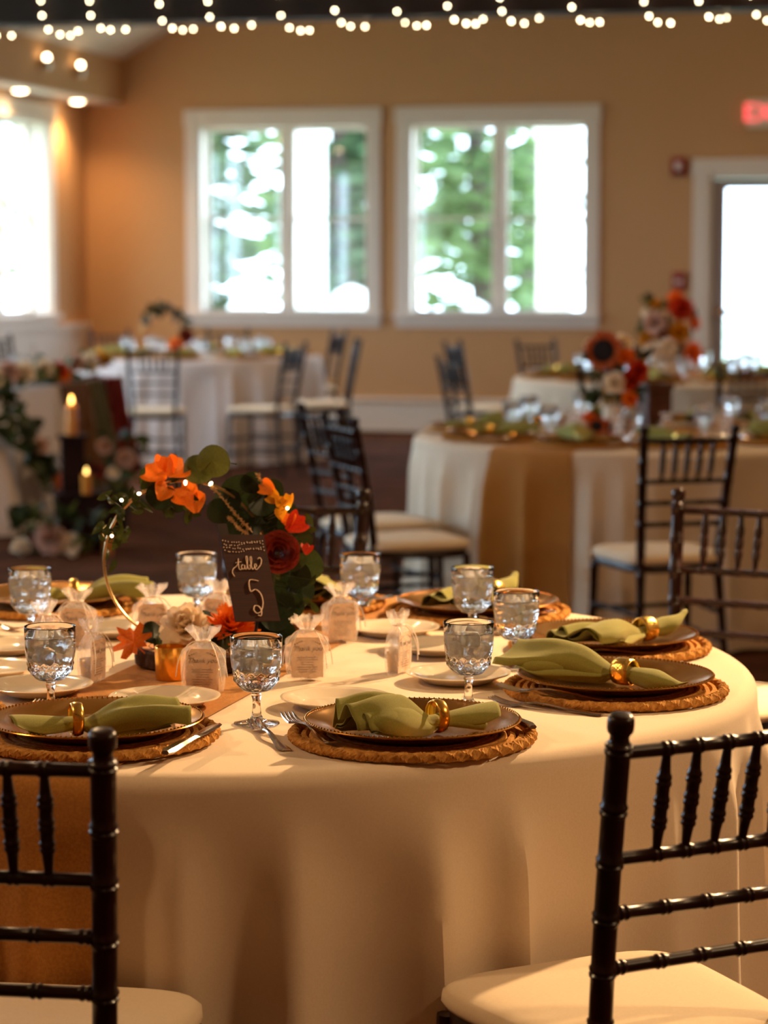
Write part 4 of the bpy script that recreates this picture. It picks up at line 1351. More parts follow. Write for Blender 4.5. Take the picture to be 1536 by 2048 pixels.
def m_mum(m, seed=1):
    rnd = random.Random(seed); mb = MB()
    for i, (n, L, e) in enumerate(((22, 1.0, 0.05), (22, 0.95, 0.35), (20, 0.88, 0.62), (18, 0.80, 0.88), (14, 0.70, 1.12), (9, 0.6, 1.35))):
        petal_ring(mb, n, 0.03, L, 0.115, e, 0.35, rnd, 0.02 * i, 0.12, 5, 2)
    return mb.data('flower_head', m)
def m_rose(m, seed=1):
    rnd = random.Random(seed); mb = MB()
    for ring, (n, r, h, open_) in enumerate(((3, 0.14, 0.62, 0.02), (4, 0.28, 0.60, 0.08), (5, 0.46, 0.54, 0.20), (5, 0.64, 0.46, 0.36), (6, 0.80, 0.36, 0.55))):
        for k in range(n):
            a0 = ring * 0.9 + 2 * math.pi * k / n
            span = 2 * math.pi / n * 1.45
            def fn(u, v):
                a = a0 + (v - 0.5) * span
                edge = 1 - 0.35 * abs(v - 0.5) ** 2 * 4
                rr = r * (0.55 + 0.45 * math.sin(min(1, u * 1.1) * 1.57)) + open_ * u ** 3 * edge * 0.55
                z = h * u * edge - 0.12 * open_ * u ** 4 + 0.02 * v
                rr += 0.03 * (v - 0.5)
                return Vector((rr * math.cos(a), rr * math.sin(a), z))
            mb.surf(fn, 7, 9)
    return mb.data('flower_head', m)
def m_sunflower(seed=1):
    rnd = random.Random(seed); mb = MB()
    petal_ring(mb, 17, 0.5, 0.5, 0.13, 0.10, -0.25, rnd, 0.0, 0.08)
    petal_ring(mb, 17, 0.40, 0.60, 0.13, 0.32, -0.2, rnd, 0.03, 0.08)
    mb.cur = 1
    mb.lathe([(0.0001, -0.06), (0.56, -0.04), (0.62, 0.05), (0.50, 0.16), (0.25, 0.20), (0.0001, 0.17)], 24)
    return mb.data('flower_head', ['petal_rust', 'seed_disc'])
LEAF_R = {'o': m_round_leaf('leaf_olive'), 'd': m_round_leaf('leaf_dark'), 'e': m_round_leaf('leaf_euc')}
LEAF_P = {'v': m_point_leaf('leaf_vine'), 'd': m_point_leaf('leaf_dark', 0.5), 'e': m_point_leaf('leaf_euc', 0.5), 'o': m_point_leaf('leaf_olive', 0.4)}
LEAF_L = {'o': m_lobed_leaf('leaf_orange'), 'y': m_lobed_leaf('petal_yellow')}
PET = {'orange': [m_ruffle_petal('petal_orange', 1), m_ruffle_petal('petal_orange', 2)], 'yellow': [m_ruffle_petal('petal_yellow', 3)], 'red': [m_ruffle_petal('petal_red', 4)]}
FL = {'cream': m_peony('petal_cream', 2), 'orange': m_mum('petal_orange', 3), 'rose': m_rose('petal_rose'), 'sun': m_sunflower(), 'yellow': m_mum('petal_yellow', 5),
      'red': m_peony('petal_red', 6), 'pink': m_peony('petal_pink', 7), 'opeony': m_peony('petal_orange', 8)}
def aim(v, spin=0.0):
    """rotation that turns +z to v"""
    q = Vector(v).normalized().to_track_quat('Z', 'Y')
    return (q.to_matrix() @ Matrix.Rotation(spin, 3, 'Z')).to_euler()

# ------------------------------------------------------------------ centrepiece of table 5
EUC = [(0.0045, 0.3281, 0.0322, 'o'), (-0.0225, 0.313, 0.0295, 'o'), (0.053, 0.2711, 0.0376, 'd'), (0.0261, 0.2559, 0.0304, 'd'), (0.0935, 0.255, 0.0313, 'd'), (0.125, 0.2256, 0.0331, 'd'), 
(0.0692, 0.2203, 0.0358, 'd'), (0.0162, 0.2381, 0.0251, 'd'), (0.1699, 0.1401, 0.0322, 'e'), (0.1483, 0.1526, 0.0251, 'e'), (0.134, 0.1045, 0.034, 'd'), (0.1618, 0.0902, 0.0268, 'd'), 
(0.1232, 0.0724, 0.0304, 'd'), (0.1052, 0.2025, 0.0268, 'd'), (0.1618, 0.1847, 0.0215, 'e'), (0.1366, 0.1909, 0.0242, 'd'), (0.1097, 0.2711, 0.0233, 'd'), (0.0423, 0.2132, 0.0268, 'd'), 
(0.1456, 0.0662, 0.0251, 'd'), (0.0737, 0.2889, 0.0215, 'd'), (-0.0908, 0.2666, 0.0268, 'd'), (-0.0584, 0.255, 0.0233, 'd'), (-0.1016, 0.2862, 0.0197, 'd'), (-0.1106, 0.2951, 0.0233, 'e'), 
(0.1501, 0.2043, 0.0197, 'd'), (0.0962, 0.2221, 0.0268, 'd'), (0.1555, 0.1241, 0.0268, 'd')]
VINE = [(-0.0709, 0.3112, 0.0148), (-0.0752, 0.3131, 0.0149), (-0.0341, 0.2752, 0.0178), (-0.0716, 0.2888, 0.0139), (-0.0743, 0.311, 0.0134), (-0.0605, 0.2621, 0.0181), (-0.0674, 0.2949, 
0.0141), (-0.0768, 0.2671, 0.0185), (-0.0631, 0.3005, 0.0165), (-0.0743, 0.2788, 0.0131), (-0.112, 0.2914, 0.0192), (-0.0909, 0.2677, 0.0141), (-0.0885, 0.2665, 0.0187), (-0.0918, 0.2698, 
0.015), (-0.1052, 0.2738, 0.0129), (-0.1526, 0.254, 0.012), (-0.1665, 0.2637, 0.0139), (-0.1402, 0.2717, 0.0144), (-0.1152, 0.2859, 0.015), (-0.1581, 0.2633, 0.0139), (-0.1723, 0.2396, 
0.0142), (-0.1614, 0.2315, 0.0124), (-0.1882, 0.2664, 0.0178), (-0.1583, 0.2659, 0.0143), (-0.1819, 0.2545, 0.012), (-0.1647, 0.2007, 0.0193), (-0.1626, 0.1974, 0.0118), (-0.1867, 0.1971, 
0.0179), (-0.1801, 0.1983, 0.0166), (-0.1582, 0.2319, 0.0132), (-0.1801, 0.2088, 0.0147), (-0.1522, 0.1987, 0.0117), (-0.2017, 0.2071, 0.0179), (-0.1845, 0.2008, 0.0124), (-0.1511, 0.1939, 
0.0133), (-0.1955, 0.1863, 0.013), (-0.1622, 0.1814, 0.012), (-0.1722, 0.1762, 0.0197), (-0.1921, 0.1618, 0.0179), (-0.1766, 0.1381, 0.0155), (-0.1331, 0.2528, 0.0119), (-0.1065, 0.26, 
0.0172), (-0.0457, 0.2489, 0.0118), (-0.1313, 0.2603, 0.0129), (-0.1347, 0.2323, 0.0125), (-0.1614, 0.2297, 0.0152), (-0.0221, 0.2531, 0.0173), (-0.072, 0.2359, 0.0163), (-0.0957, 0.2669, 
0.013), (-0.0394, 0.231, 0.0174), (-0.1191, 0.2418, 0.0166), (-0.0737, 0.2348, 0.0149), (-0.0719, 0.2405, 0.0133), (-0.0321, 0.2285, 0.0121), (0.1838, 0.0599, 0.0146), (0.1088, 0.0717, 
0.0122), (0.1835, 0.1151, 0.0119), (0.1187, 0.121, 0.0142), (0.1656, 0.0664, 0.0126), (0.1054, 0.0673, 0.0117), (0.1761, 0.2182, 0.0153), (0.1685, 0.0756, 0.0141), (0.1763, 0.2022, 0.0146), 
(0.1319, 0.073, 0.0151)]
PETALS = [(-0.0944, 0.3094, 0.0242, 'orange'), (-0.0602, 0.3147, 0.0224, 'orange'), (-0.0737, 0.3219, 0.0179, 'orange'), (-0.0836, 0.2746, 0.0179, 'orange'), (-0.0405, 0.2666, 0.0242, 
'orange'), (-0.0279, 0.255, 0.0197, 'orange'), (0.1016, 0.2791, 0.0152, 'orange'), (0.1133, 0.2622, 0.0125, 'yellow'), (0.1384, 0.2568, 0.0134, 'yellow'), (0.125, 0.255, 0.0107, 'yellow'), 
(0.1519, 0.2158, 0.0197, 'red'), (0.1402, 0.2221, 0.0143, 'orange'), (0.1717, 0.1704, 0.0107, 'red'), (0.1277, 0.2354, 0.0125, 'yellow')]
SL = W(-0.31, 4.30)
SZ = TZ + 0.0038
ws = thing('wood_slice', 'round wood slice with bark under the floral hoop', 'wood slice', (SL.x, SL.y, SZ), YAW)
rw = random.Random(9)
wob = [rw.uniform(0, 6) for _ in range(4)]
def bark_r(a, r, z, k): return r * (0.022 * math.sin(3 * a + wob[0]) + 0.014 * math.sin(7 * a + wob[1]) + 0.008 * math.sin(19 * a + wob[2] + z * 90))
obj('bark', MB().lathe([(0.0001, 0.0), (0.127, 0.0), (0.134, 0.004), (0.136, 0.017), (0.133, 0.029), (0.127, 0.0325), (0.0001, 0.0325)], 72, fr=bark_r).data('bark', 'bark'), ws)
obj('cut_face', MB().lathe([(0.0001, 0.0335), (0.1215, 0.0335), (0.1225, 0.0325)], 72, fr=bark_r).data('cut_face', 'slice_wood'), ws)
for q, r in enumerate((0.11, 0.09, 0.07)):
    n = 60
    obj('growth_ring', MB().tube([((r + bark_r(2 * math.pi * i / n, r, 0, 0)) * math.cos(2 * math.pi * i / n), (r + bark_r(2 * math.pi * i / n, r, 0, 0)) * math.sin(2 * math.pi * i / n), 0.0335) for i in range(n)], 0.0009, 4, closed=True).data('growth_ring', 'bark'), ws)
cp = thing('floral_hoop', 'gold wire hoop centerpiece with eucalyptus, orange flowers and fairy lights', 'centerpiece', (SL.x, SL.y, SZ + 0.0335), YAW)
HX, HY, HR = -0.047, 0.03, 0.1465
HZ = HR - 0.002
n = 96
obj('hoop', MB().tube([(HX + HR * math.cos(2 * math.pi * i / n), HY, HZ + HR * math.sin(2 * math.pi * i / n)) for i in range(n)], 0.0026, 8, closed=True).data('hoop', 'hoop_gold'), cp)
obj('hoop_foot', MB().box(HX - 0.03, HX + 0.03, HY - 0.018, HY + 0.018, 0.0, 0.012).data('hoop_foot', 'box_wood'), cp)
rc = random.Random(21)
tw = MB()
def on_hoop(x, z):
    d = Vector((x - HX, 0, z - HZ))
    d = d.normalized() if d.length > 1e-5 else Vector((0, 0, 1))
    return Vector((HX + d.x * HR, HY, HZ + d.z * HR))
for x, z, r, t in EUC:
    y = HY + rc.uniform(-0.030, 0.022)
    nrm = Vector((rc.uniform(-0.45, 0.45), -1, rc.uniform(-0.25, 0.5)))
    obj('leaf', LEAF_R[t], cp, (x, y, z), aim(nrm, rc.uniform(0, 6.28)), r)
    tw.tube([on_hoop(x, z), (x, y + 0.002, z)], 0.0011, 5)
for x, z, r in VINE:
    y = HY + rc.uniform(-0.03, 0.03)
    nrm = Vector((rc.uniform(-0.8, 0.8), -1, rc.uniform(-0.4, 0.9)))
    obj('leaf', LEAF_P['v'], cp, (x, y, z), aim(nrm, rc.uniform(0, 6.28)), r)
    tw.tube([on_hoop(x, z), (x, y, z)], 0.0008, 4)
for x, z, r, t in PETALS:
    y = HY + rc.uniform(-0.036, -0.022)
    nrm = Vector((rc.uniform(-0.5, 0.5), -1, rc.uniform(-0.1, 0.5)))
    obj('petal', rc.choice(PET[t]), cp, (x, y, z), aim(nrm, rc.uniform(0.6, 2.6)), r)
    tw.tube([on_hoop(x, z), (x, y, z)], 0.0008, 4)
tw.tube([on_hoop(0.1214, 0.166), (0.1214, -0.01, 0.166)], 0.002, 5)
obj('stems', tw.data('stems', 'stem'), cp)['kind'] = 'stuff'
obj('rose', FL['rose'], cp, (0.1214, HY - 0.042, 0.1659), aim((0.1, -1, 0.28), 1.0), 0.036)
def pampas(pts, name='pampas_stem'):
    P = catmull([Vector(p) for p in pts], 9)
    mb = MB().tube(P, 0.0009, 5)
    rp = random.Random(len(P))
    for p in P[2:]:
        for k in range(9):
            d = Vector((rp.uniform(-1, 1), rp.uniform(-1, 1), rp.uniform(-0.4, 0.8))).normalized() * rp.uniform(0.003, 0.007)
            mb.tube([p, p + d], [0.0011, 0.0004], 4)
    return obj(name, mb.data(name, 'pampas'), cp)
pampas([(0.0018, HY - 0.03, 0.2862), (0.0405, HY - 0.04, 0.2417), (0.0764, HY - 0.045, 0.2025)][::-1])
pampas([(0.0692, HY - 0.045, 0.1989), (0.050, HY - 0.045, 0.212), (0.0351, HY - 0.04, 0.2292)])
pampas([(0.098, HY - 0.02, 0.2755), (0.0836, HY - 0.02, 0.3041)])
# fairy lights on the hoop
wi = MB()
FB = [(-0.0432, 0.2907), (0.0018, 0.2889), (-0.1259, 0.2711), (-0.1573, 0.2595), (-0.1753, 0.1953), (0.1380, 0.245)]
for i, (x, z) in enumerate(FB):
    h = on_hoop(x, z)
    p = Vector((x, HY - 0.034, z))
    wi.tube(catmull([h, h.lerp(p, 0.5) + Vector((0.004, -0.004, 0.004)), p], 5), 0.0005, 4)
    b = obj('fairy_light', MB().sphere((0, 0, 0), 0.0030, 8, 6, 1.6).data('fairy_light', 'fairy_bulb'), cp, p, (0.4 * i, 0.7 * i, 0))
wi.tube([(HX + (HR + 0.003) * math.cos(t), HY + 0.004 * math.sin(9 * t), HZ + (HR + 0.003) * math.sin(t)) for t in [0.3 + 0.04 * k for k in range(76)]], 0.0005, 4)
obj('fairy_light_wire', wi.data('fairy_light_wire', 'wire'), cp)
# flowers at the foot of the hoop
obj('peony', FL['cream'], cp, (-0.040, -0.062, 0.0330), aim((-0.15, -0.75, 0.8), 0.3), (0.050, 0.050, 0.050))
obj('chrysanthemum', FL['orange'], cp, (0.042, -0.060, 0.0360), aim((0.12, -0.7, 0.85), 1.0), 0.047)
obj('autumn_leaf', LEAF_L['o'], cp, (-0.130, -0.074, 0.014), aim((-0.1, -0.85, 0.6), 2.4), 0.046)
obj('autumn_leaf', LEAF_L['o'], cp, (-0.105, -0.035, 0.022), aim((0.2, -0.5, 0.9), 0.6), 0.034)
for x, y, z, r, t in ((-0.098, -0.05, 0.010, 0.026, 'd'), (-0.075, -0.07, 0.006, 0.026, 'e'), (0.005, -0.085, 0.008, 0.030, 'd'), (0.03, -0.09, 0.006, 0.026, 'e'), (0.085, -0.05, 0.014, 0.032, 'd'),
                      (0.10, -0.02, 0.03, 0.034, 'd'), (0.115, -0.03, 0.05, 0.03, 'd'), (0.07, 0.02, 0.05, 0.035, 'd'), (-0.01, 0.0, 0.04, 0.03, 'd'), (0.128, -0.01, 0.015, 0.028, 'd')):
    e = aim((rc.uniform(-.5, .5), -0.7, 0.7), rc.uniform(0, 6.28))
    low = z + r * min((e.to_matrix() @ v.co).z for v in LEAF_R[t].vertices)
    obj('leaf', LEAF_R[t], cp, (x, y, z + max(0.0, 0.001 - low)), e, r)
obj('moss_pot', MB().lathe([(0.0001, 0.0), (0.030, 0.0), (0.036, 0.012), (0.037, 0.035), (0.028, 0.046), (0.0001, 0.048)], 24, fr=lambda a, r, z, k: 0.03 * r * math.sin(8 * a + 4 * k)).data('moss_pot', 'leaf_dark'), cp, (0.075, -0.005, 0.0))
for a_, b_ in (((-0.04, -0.05, 0.03), (-0.02, 0.0, 0.002)), ((0.042, -0.05, 0.03), (0.03, 0.0, 0.002)), ((0.12, HY - 0.03, 0.16), (0.10, 0.0, 0.03))):
    obj('flower_stem', MB().tube([a_, b_], 0.0025, 6).data('flower_stem', 'stem'), cp)
# burgundy bloom lying on the runner behind the goblet
obj('fallen_bloom', FL['rose'], cp, (0.155, -0.065, -0.0170), aim((0.2, -0.6, 0.8), 0.2), 0.024)

vt = thing('votive_holder', 'shiny gold votive cup beside the wood slice', 'candle holder', W(-0.366, 4.128, TZ + 0.0038), YAW)
obj('cup', MB().lathe([(0.0001, 0.0), (0.026, 0.0), (0.0275, 0.002), (0.0290, 0.056), (0.0285, 0.0575), (0.0272, 0.0565), (0.0262, 0.006), (0.0001, 0.005)], 40).data('cup', 'gold'), vt)
obj('candle', MB().lathe([(0.0001, 0.006), (0.0225, 0.006), (0.0225, 0.030), (0.0001, 0.031)], 24).data('candle', 'petal_cream'), vt)

# number card: dark wood-look card with script lettering
cardo = thing('table_number_card', 'dark wood-grain card lettered table 5 leaning in the flowers', 'sign', W(-0.232, 4.166, 0.940))
R = Matrix.Rotation(math.radians(34) + YAW, 3, 'Z') @ Matrix.Rotation(-math.radians(27), 3, 'X') @ Matrix.Rotation(math.radians(4), 3, 'Y')
cardo.rotation_euler = R.to_euler()
obj('board', MB().box(-0.0435, 0.0435, 0.0, 0.0035, -0.080, 0.080).data('board', 'card_wood', False), cardo)
def script(strokes, name, r, x0, z0, s):
    mb = MB()
    for st in strokes:
        P = catmull([Vector((x0 + x * s, -0.0004, z0 + z * s)) for x, z in st], 6)
        m = len(P)
        mb.tube(P, [r * (0.45 + 0.55 * abs((P[min(i + 1, m - 1)] - P[max(i - 1, 0)]).normalized().z)) for i in range(m)], 5)
    o = obj(name, mb.data(name, 'card_print'), cardo)
    return o
TABLE = [
    [(-4.2, -2.2), (-4.6, -1.2), (-4.1, -0.2), (-3.2, 0.4), (-2.6, 1.2), (-2.3, 2.4), (-2.5, 1.0), (-2.6, -0.1), (-2.2, -0.5), (-1.7, 0.0)],   # t
    [(-3.3, 1.25), (-2.4, 1.45), (-1.6, 1.5)],
    [(-1.0, 0.7), (-1.5, 0.75), (-1.85, 0.2), (-1.6, -0.4), (-1.1, -0.1), (-0.85, 0.7), (-0.95, -0.1), (-0.6, -0.4), (-0.2, 0.5)],               # a
    [(-0.2, 0.5), (0.25, 2.2), (0.15, 3.0), (-0.15, 2.6), (-0.15, 0.8), (0.0, -0.3), (0.5, -0.2), (0.6, 0.5), (0.35, 0.7), (0.9, 0.6)],        # b
    [(0.9, 0.6), (1.35, 2.1), (1.3, 2.9), (0.95, 2.4), (0.9, 0.8), (1.1, -0.4), (1.7, 0.1)],                                                     # l
    [(1.7, 0.1), (2.3, 0.3), (2.3, 0.9), (1.9, 0.8), (1.75, 0.1), (2.1, -0.5), (2.8, 0.0), (3.6, 0.9), (4.0, 2.0), (3.6, 2.6), (3.0, 2.2)],   # e
]
script(TABLE, 'lettering_table', 0.0009, 0.0, 0.018, 0.0072)
FIVE = [[(1.0, 3.0), (-0.6, 3.1), (-0.75, 1.3), (0.2, 1.6), (0.95, 0.8), (1.05, -0.6), (0.5, -1.9), (-0.3, -2.3), (-0.8, -1.8), (-0.5, -1.1), (0.2, -1.2), (0.5, -1.9), (0.3, -2.7), (-0.2, -2.6)]]
script(FIVE, 'lettering_number', 0.0013, 0.004, -0.040, 0.0112)
dots = MB()
rd = random.Random(8)
for row in range(4):
    for i in range(16):
        x = -0.0395 + i * 0.0052 + rd.uniform(-0.0012, 0.0012)
        z = 0.068 - row * 0.0058 - 0.003 * math.sin((x + 0.04) / 0.08 * math.pi * (1 + row % 2)) + rd.uniform(-0.001, 0.001)
        dots.box(x - 0.0008, x + 0.0008, -0.0006, 0.0002, z - 0.0008, z + 0.0008)
d = obj('printed_lights', dots.data('printed_lights', 'card_print', False), cardo); d['kind'] = 'stuff'
obj('easel_leg', MB().tube([(0.0, 0.0065, 0.03), (0.0, 0.0065, -0.082), (0.0, 0.026, -0.108)], 0.003, 6).data('easel_leg', 'dark_crate'), cardo)
obj('clip', MB().box(-0.0435, -0.024, 0.0035, 0.0055, 0.06, 0.102).data('clip', 'dark_crate', False), cardo)

# ------------------------------------------------------------------ places on the other round tables
def far_places(c, where, a0, seed, spots, full=True):
    """c: table centre in the table grid"""
    rnd = random.Random(seed)
    kinds = ['C', 'D', 'B', 'A']
    for k in range(10):
        sp = spots[k]
        ao = a0 + 36 * k + rnd.uniform(-3, 3)
        a = math.radians(ao)
        l = c[0] + 0.725 * math.cos(a); f = c[1] + 0.725 * math.sin(a)
        z = TZ + 0.004
        placemat(l, f, z, rot_grid(ao), 'jute placemat on ' + where + sp, 'jute placemats on ' + where)
        charger(l, f, z + 0.0123, rot_grid(ao), 'gold charger plate on ' + where + sp, 'gold charger plates on ' + where)
        kd = kinds[k % 4]
        napkin(l, f, z + 0.0172, ao + rnd.uniform(-28, 28), kd, 'sage green napkin on ' + where + sp, 'green napkins on ' + where, RING_WIDE, 'gold napkin ring on ' + where + sp, 'gold napkin rings on ' + where, (l, f))
        def at(du, dv):
            inx, iny = -math.cos(a), -math.sin(a)
            return l + iny * du + inx * dv, f - inx * du + iny * dv
        p = at(0.138, 0.20); goblet(p[0], p[1], z, seed * 20 + k, 'cut glass goblet on ' + where + sp, 'water goblets on ' + where, 3 if full else 2)
        p = at(-0.068, 0.268); bread(p[0], p[1], z, 'white bread plate on ' + where + sp, 'white bread plates on ' + where)
        if full:
            p = at(0.03, 0.385); favor_bag(p[0], p[1], z, rnd.uniform(-60, 60), 'organza favor bag on ' + where + sp, 'favor bags on ' + where)
            cutlery(l, f, TZ + 0.0200, ao, -0.158, 0.085, 0.1, M_FORK, 'fork', 'dinner fork on ' + where + sp, 'forks on ' + where)
            cutlery(l, f, TZ + 0.0220, ao, 0.185, -0.05, -0.06, M_KNIFE, 'knife', 'table knife on ' + where + sp, 'knives on ' + where)
far_places((1.07, 10.05), 'the sunflower table', -118, 2, [' where its runner hangs', ' before the chair by the runner', ' next to the chair by the runner', ' on the side away from the windows', ' toward the room side',
           ' at the far runner end', ' toward the tall-flower table', ' toward the window wall', ' before the farther side-on chair', ' before the nearer side-on chair'])
far_places((1.75, 15.0), 'the tall-flower table', -100, 3, [' toward the sunflower table', ' before the chairs near the sunflowers', ' on the room side', ' toward the exit sign', ' toward the door', ' toward the fire alarm', ' toward the window wall', ' before the window chairs', ' toward the side windows', ' before the lone side chair'], False)
far_places((-1.42, 18.35), 'the leafy-hoop table', -95, 4, [' before the chair backing the room', ' before the sideways chair', ' before the chair standing apart', ' toward the window gap', ' toward the chair by the windows', ' toward the window wall', ' toward the room corner', ' toward the soffit lights', ' toward the left wall', ' toward the head table'], False)

def bouquet(t, items):
    """items: kind, x, y, z, radius, facing vector"""
    names = {'cream': 'peony', 'orange': 'chrysanthemum', 'rose': 'rose', 'sun': 'sunflower', 'yellow': 'chrysanthemum', 'red': 'dahlia', 'pink': 'peony', 'opeony': 'dahlia'}
    for i, (kd, x, y, z, r, v) in enumerate(items):
        obj(names[kd], FL[kd], t, (x, y, z), aim(v, i * 1.3), r)
        obj('stem', MB().tube([(x, y, z), (x * 0.3, y * 0.3, 0.05)], 0.003, 5).data('stem', 'stem'), t)
def leaves(t, pts, seed, kinds, r0, r1, sets=None, floor=0.002):
    rnd = random.Random(seed)
    sets = sets or LEAF_P
    for x, y, z in pts:
        me = sets[rnd.choice(kinds)]
        e = aim((rnd.uniform(-1, 1), rnd.uniform(-1, 0.4), rnd.uniform(-0.2, 1)), rnd.uniform(0, 6.28))
        r = rnd.uniform(r0, r1)
        m3 = e.to_matrix()
        low = z + r * min((m3 @ v.co).z for v in me.vertices)
        obj('leaf', me, t, (x, y, z + max(0.0, floor - low)), e, r)
def wooden_box(name, label, loc, w, h):
    t = thing(name, label, 'vase', loc, YAW + 0.35)
    th = 0.008
    for (x0, x1, y0, y1) in ((-w, w, -w, -w + th), (-w, w, w - th, w), (-w, -w + th, -w + th, w - th), (w - th, w, -w + th, w - th)):
        obj('side_board', MB().box(x0, x1, y0, y1, 0.0, h).data('side_board', 'box_wood', False), t)
    obj('bottom_board', MB().box(-w + th, w - th, -w + th, w - th, 0.0, 0.01).data('bottom_board', 'box_wood', False), t)
    obj('rim', MB().box(-w - 0.006, w + 0.006, -w - 0.006, -w + 0.002, h - 0.02, h + 0.004).box(-w - 0.006, w + 0.006, w - 0.002, w + 0.006, h - 0.02, h + 0.004)
        .box(-w - 0.006, -w + 0.002, -w, w, h - 0.02, h + 0.004).box(w - 0.002, w + 0.006, -w, w, h - 0.02, h + 0.004).data('rim', 'box_wood', False), t)
    return t
r5 = random.Random(77)
wooden_box('wooden_box_vase', 'brown wooden box on the sunflower table', W(1.135, 10.18, TZ + 0.004), 0.055, 0.20)
t = thing('sunflower_arrangement', 'arrangement of a dark sunflower with orange and cream blooms', 'flowers', W(0.96, 10.06, TZ + 0.004), YAW)
obj('vase', MB().lathe([(0.0001, 0), (0.045, 0), (0.055, 0.03), (0.052, 0.10), (0.06, 0.12), (0.055, 0.12), (0.046, 0.1), (0.0001, 0.02)], 24).data('vase', 'china'), t)
bouquet(t, [('sun', -0.055, -0.05, 0.345, 0.085, (-0.35, -1, 0.15)), ('orange', 0.035, -0.06, 0.318, 0.042, (0.1, -1, 0.4)), ('red', 0.085, -0.07, 0.262, 0.05, (0.4, -1, 0.3)), ('red', 0.055, -0.08, 0.225, 0.04, (0.2, -1, 0.1)),
            ('cream', -0.01, -0.075, 0.215, 0.05, (-0.1, -1, 0.2)), ('cream', 0.03, 0.02, 0.37, 0.05, (0.3, -0.5, 0.8)), ('cream', -0.09, 0.03, 0.36, 0.045, (-0.4, -0.4, 0.8)), ('yellow', 0.10, 0.0, 0.31, 0.035, (0.6, -0.7, 0.4)), ('opeony', 0.05, -0.09, 0.15, 0.035, (0.3, -1, 0))])
leaves(t, [(r5.uniform(-0.13, 0.13), r5.uniform(-0.06, 0.06), r5.uniform(0.14, 0.34)) for _ in range(46)], 3, ['d', 'd', 'v', 'e'], 0.025, 0.045)
t = thing('mini_sunflower', 'tiny sunflower posy lying at the front of the sunflower table', 'flowers', W(0.865, 9.845, TZ + 0.004), YAW)
obj('sunflower', FL['sun'], t, (0, 0, 0.045), aim((-0.1, -1, 0.5), 0), 0.045)
obj('sunflower', FL['sun'], t, (0.05, 0.03, 0.04), aim((0.5, -1, 0.5), 0), 0.035)
obj('bloom', FL['orange'], t, (-0.03, 0.03, 0.075), aim((-0.2, -0.6, 0.8), 0), 0.03)
obj('stem', MB().tube([(0.0, 0.02, 0.04), (0.03, 0.08, 0.004)], 0.003, 5).data('stem', 'stem'), t)
obj('stem', MB().tube([(0.05, 0.03, 0.035), (0.04, 0.08, 0.004)], 0.003, 5).data('stem', 'stem'), t)
t = thing('tall_flower_arrangement', 'tall mixed arrangement of yellow, orange and cream blooms near the door', 'flowers', W(1.74, 15.0, TZ + 0.004), YAW)
obj('vase', MB().lathe([(0.0001, 0), (0.06, 0), (0.07, 0.03), (0.05, 0.13), (0.065, 0.17), (0.06, 0.17), (0.042, 0.13), (0.0001, 0.03)], 24).data('vase', 'china'), t)
bouquet(t, [('pink', -0.08, -0.09, 0.335, 0.075, (-0.3, -1, 0.2)), ('yellow', 0.065, -0.10, 0.27, 0.07, (0.2, -1, 0.2)), ('orange', 0.145, -0.08, 0.15, 0.075, (0.5, -1, 0)), ('red', 0.085, -0.05, 0.42, 0.085, (0.3, -0.8, 0.5)),
            ('opeony', 0.06, 0.0, 0.48, 0.06, (0.2, -0.6, 0.9)), ('yellow', -0.115, -0.05, 0.23, 0.06, (-0.6, -1, 0)), ('cream', -0.085, -0.10, 0.17, 0.06, (-0.3, -1, 0)), ('cream', 0.0, -0.11, 0.19, 0.06, (0, -1, 0)),
            ('yellow', -0.065, 0.0, 0.44, 0.045, (-0.4, -0.6, 0.8)), ('cream', -0.10, 0.05, 0.40, 0.05, (-0.6, -0.4, 0.6)), ('rose', -0.02, -0.08, 0.28, 0.05, (0, -1, 0.2)), ('opeony', 0.17, 0.0, 0.33, 0.05, (0.8, -0.6, 0.3))])
leaves(t, [(r5.uniform(-0.16, 0.18), r5.uniform(-0.07, 0.08), r5.uniform(0.12, 0.50)) for _ in range(60)], 4, ['d', 'o', 'e', 'o'], 0.03, 0.055)
# leafy hoop on the corner table
t = thing('leafy_hoop', 'small leafy hoop centerpiece with an orange flower near the room corner', 'centerpiece', W(-1.66, 18.33, TZ + 0.0055), YAW)
obj('hoop', MB().tube([(0.17 * math.cos(2 * math.pi * i / 60), 0, 0.175 + 0.17 * math.sin(2 * math.pi * i / 60)) for i in range(60)], 0.004, 6, closed=True).data('hoop', 'hoop_gold'), t)
obj('base', MB().lathe([(0.0001, 0), (0.07, 0), (0.07, 0.02), (0.0001, 0.02)], 24).data('base', 'bark'), t)
pts = []
for k in range(70):
    a = r5.uniform(-0.5, 2.75)
    rr = 0.17 + r5.uniform(-0.03, 0.04)
    pts.append((rr * math.cos(a), r5.uniform(-0.04, 0.04), 0.175 + rr * math.sin(a)))
leaves(t, pts, 6, ['d', 'd', 'v'], 0.03, 0.055)
obj('dahlia', FL['opeony'], t, (0.10, -0.06, 0.08), aim((0, -1, 0.3), 0), 0.06)
obj('rose', FL['rose'], t, (0.17, -0.04, 0.14), aim((0.3, -1, 0.3), 0), 0.055)
obj('peony', FL['cream'], t, (0.0, -0.06, 0.04), aim((0, -1, 0.6), 0), 0.055)

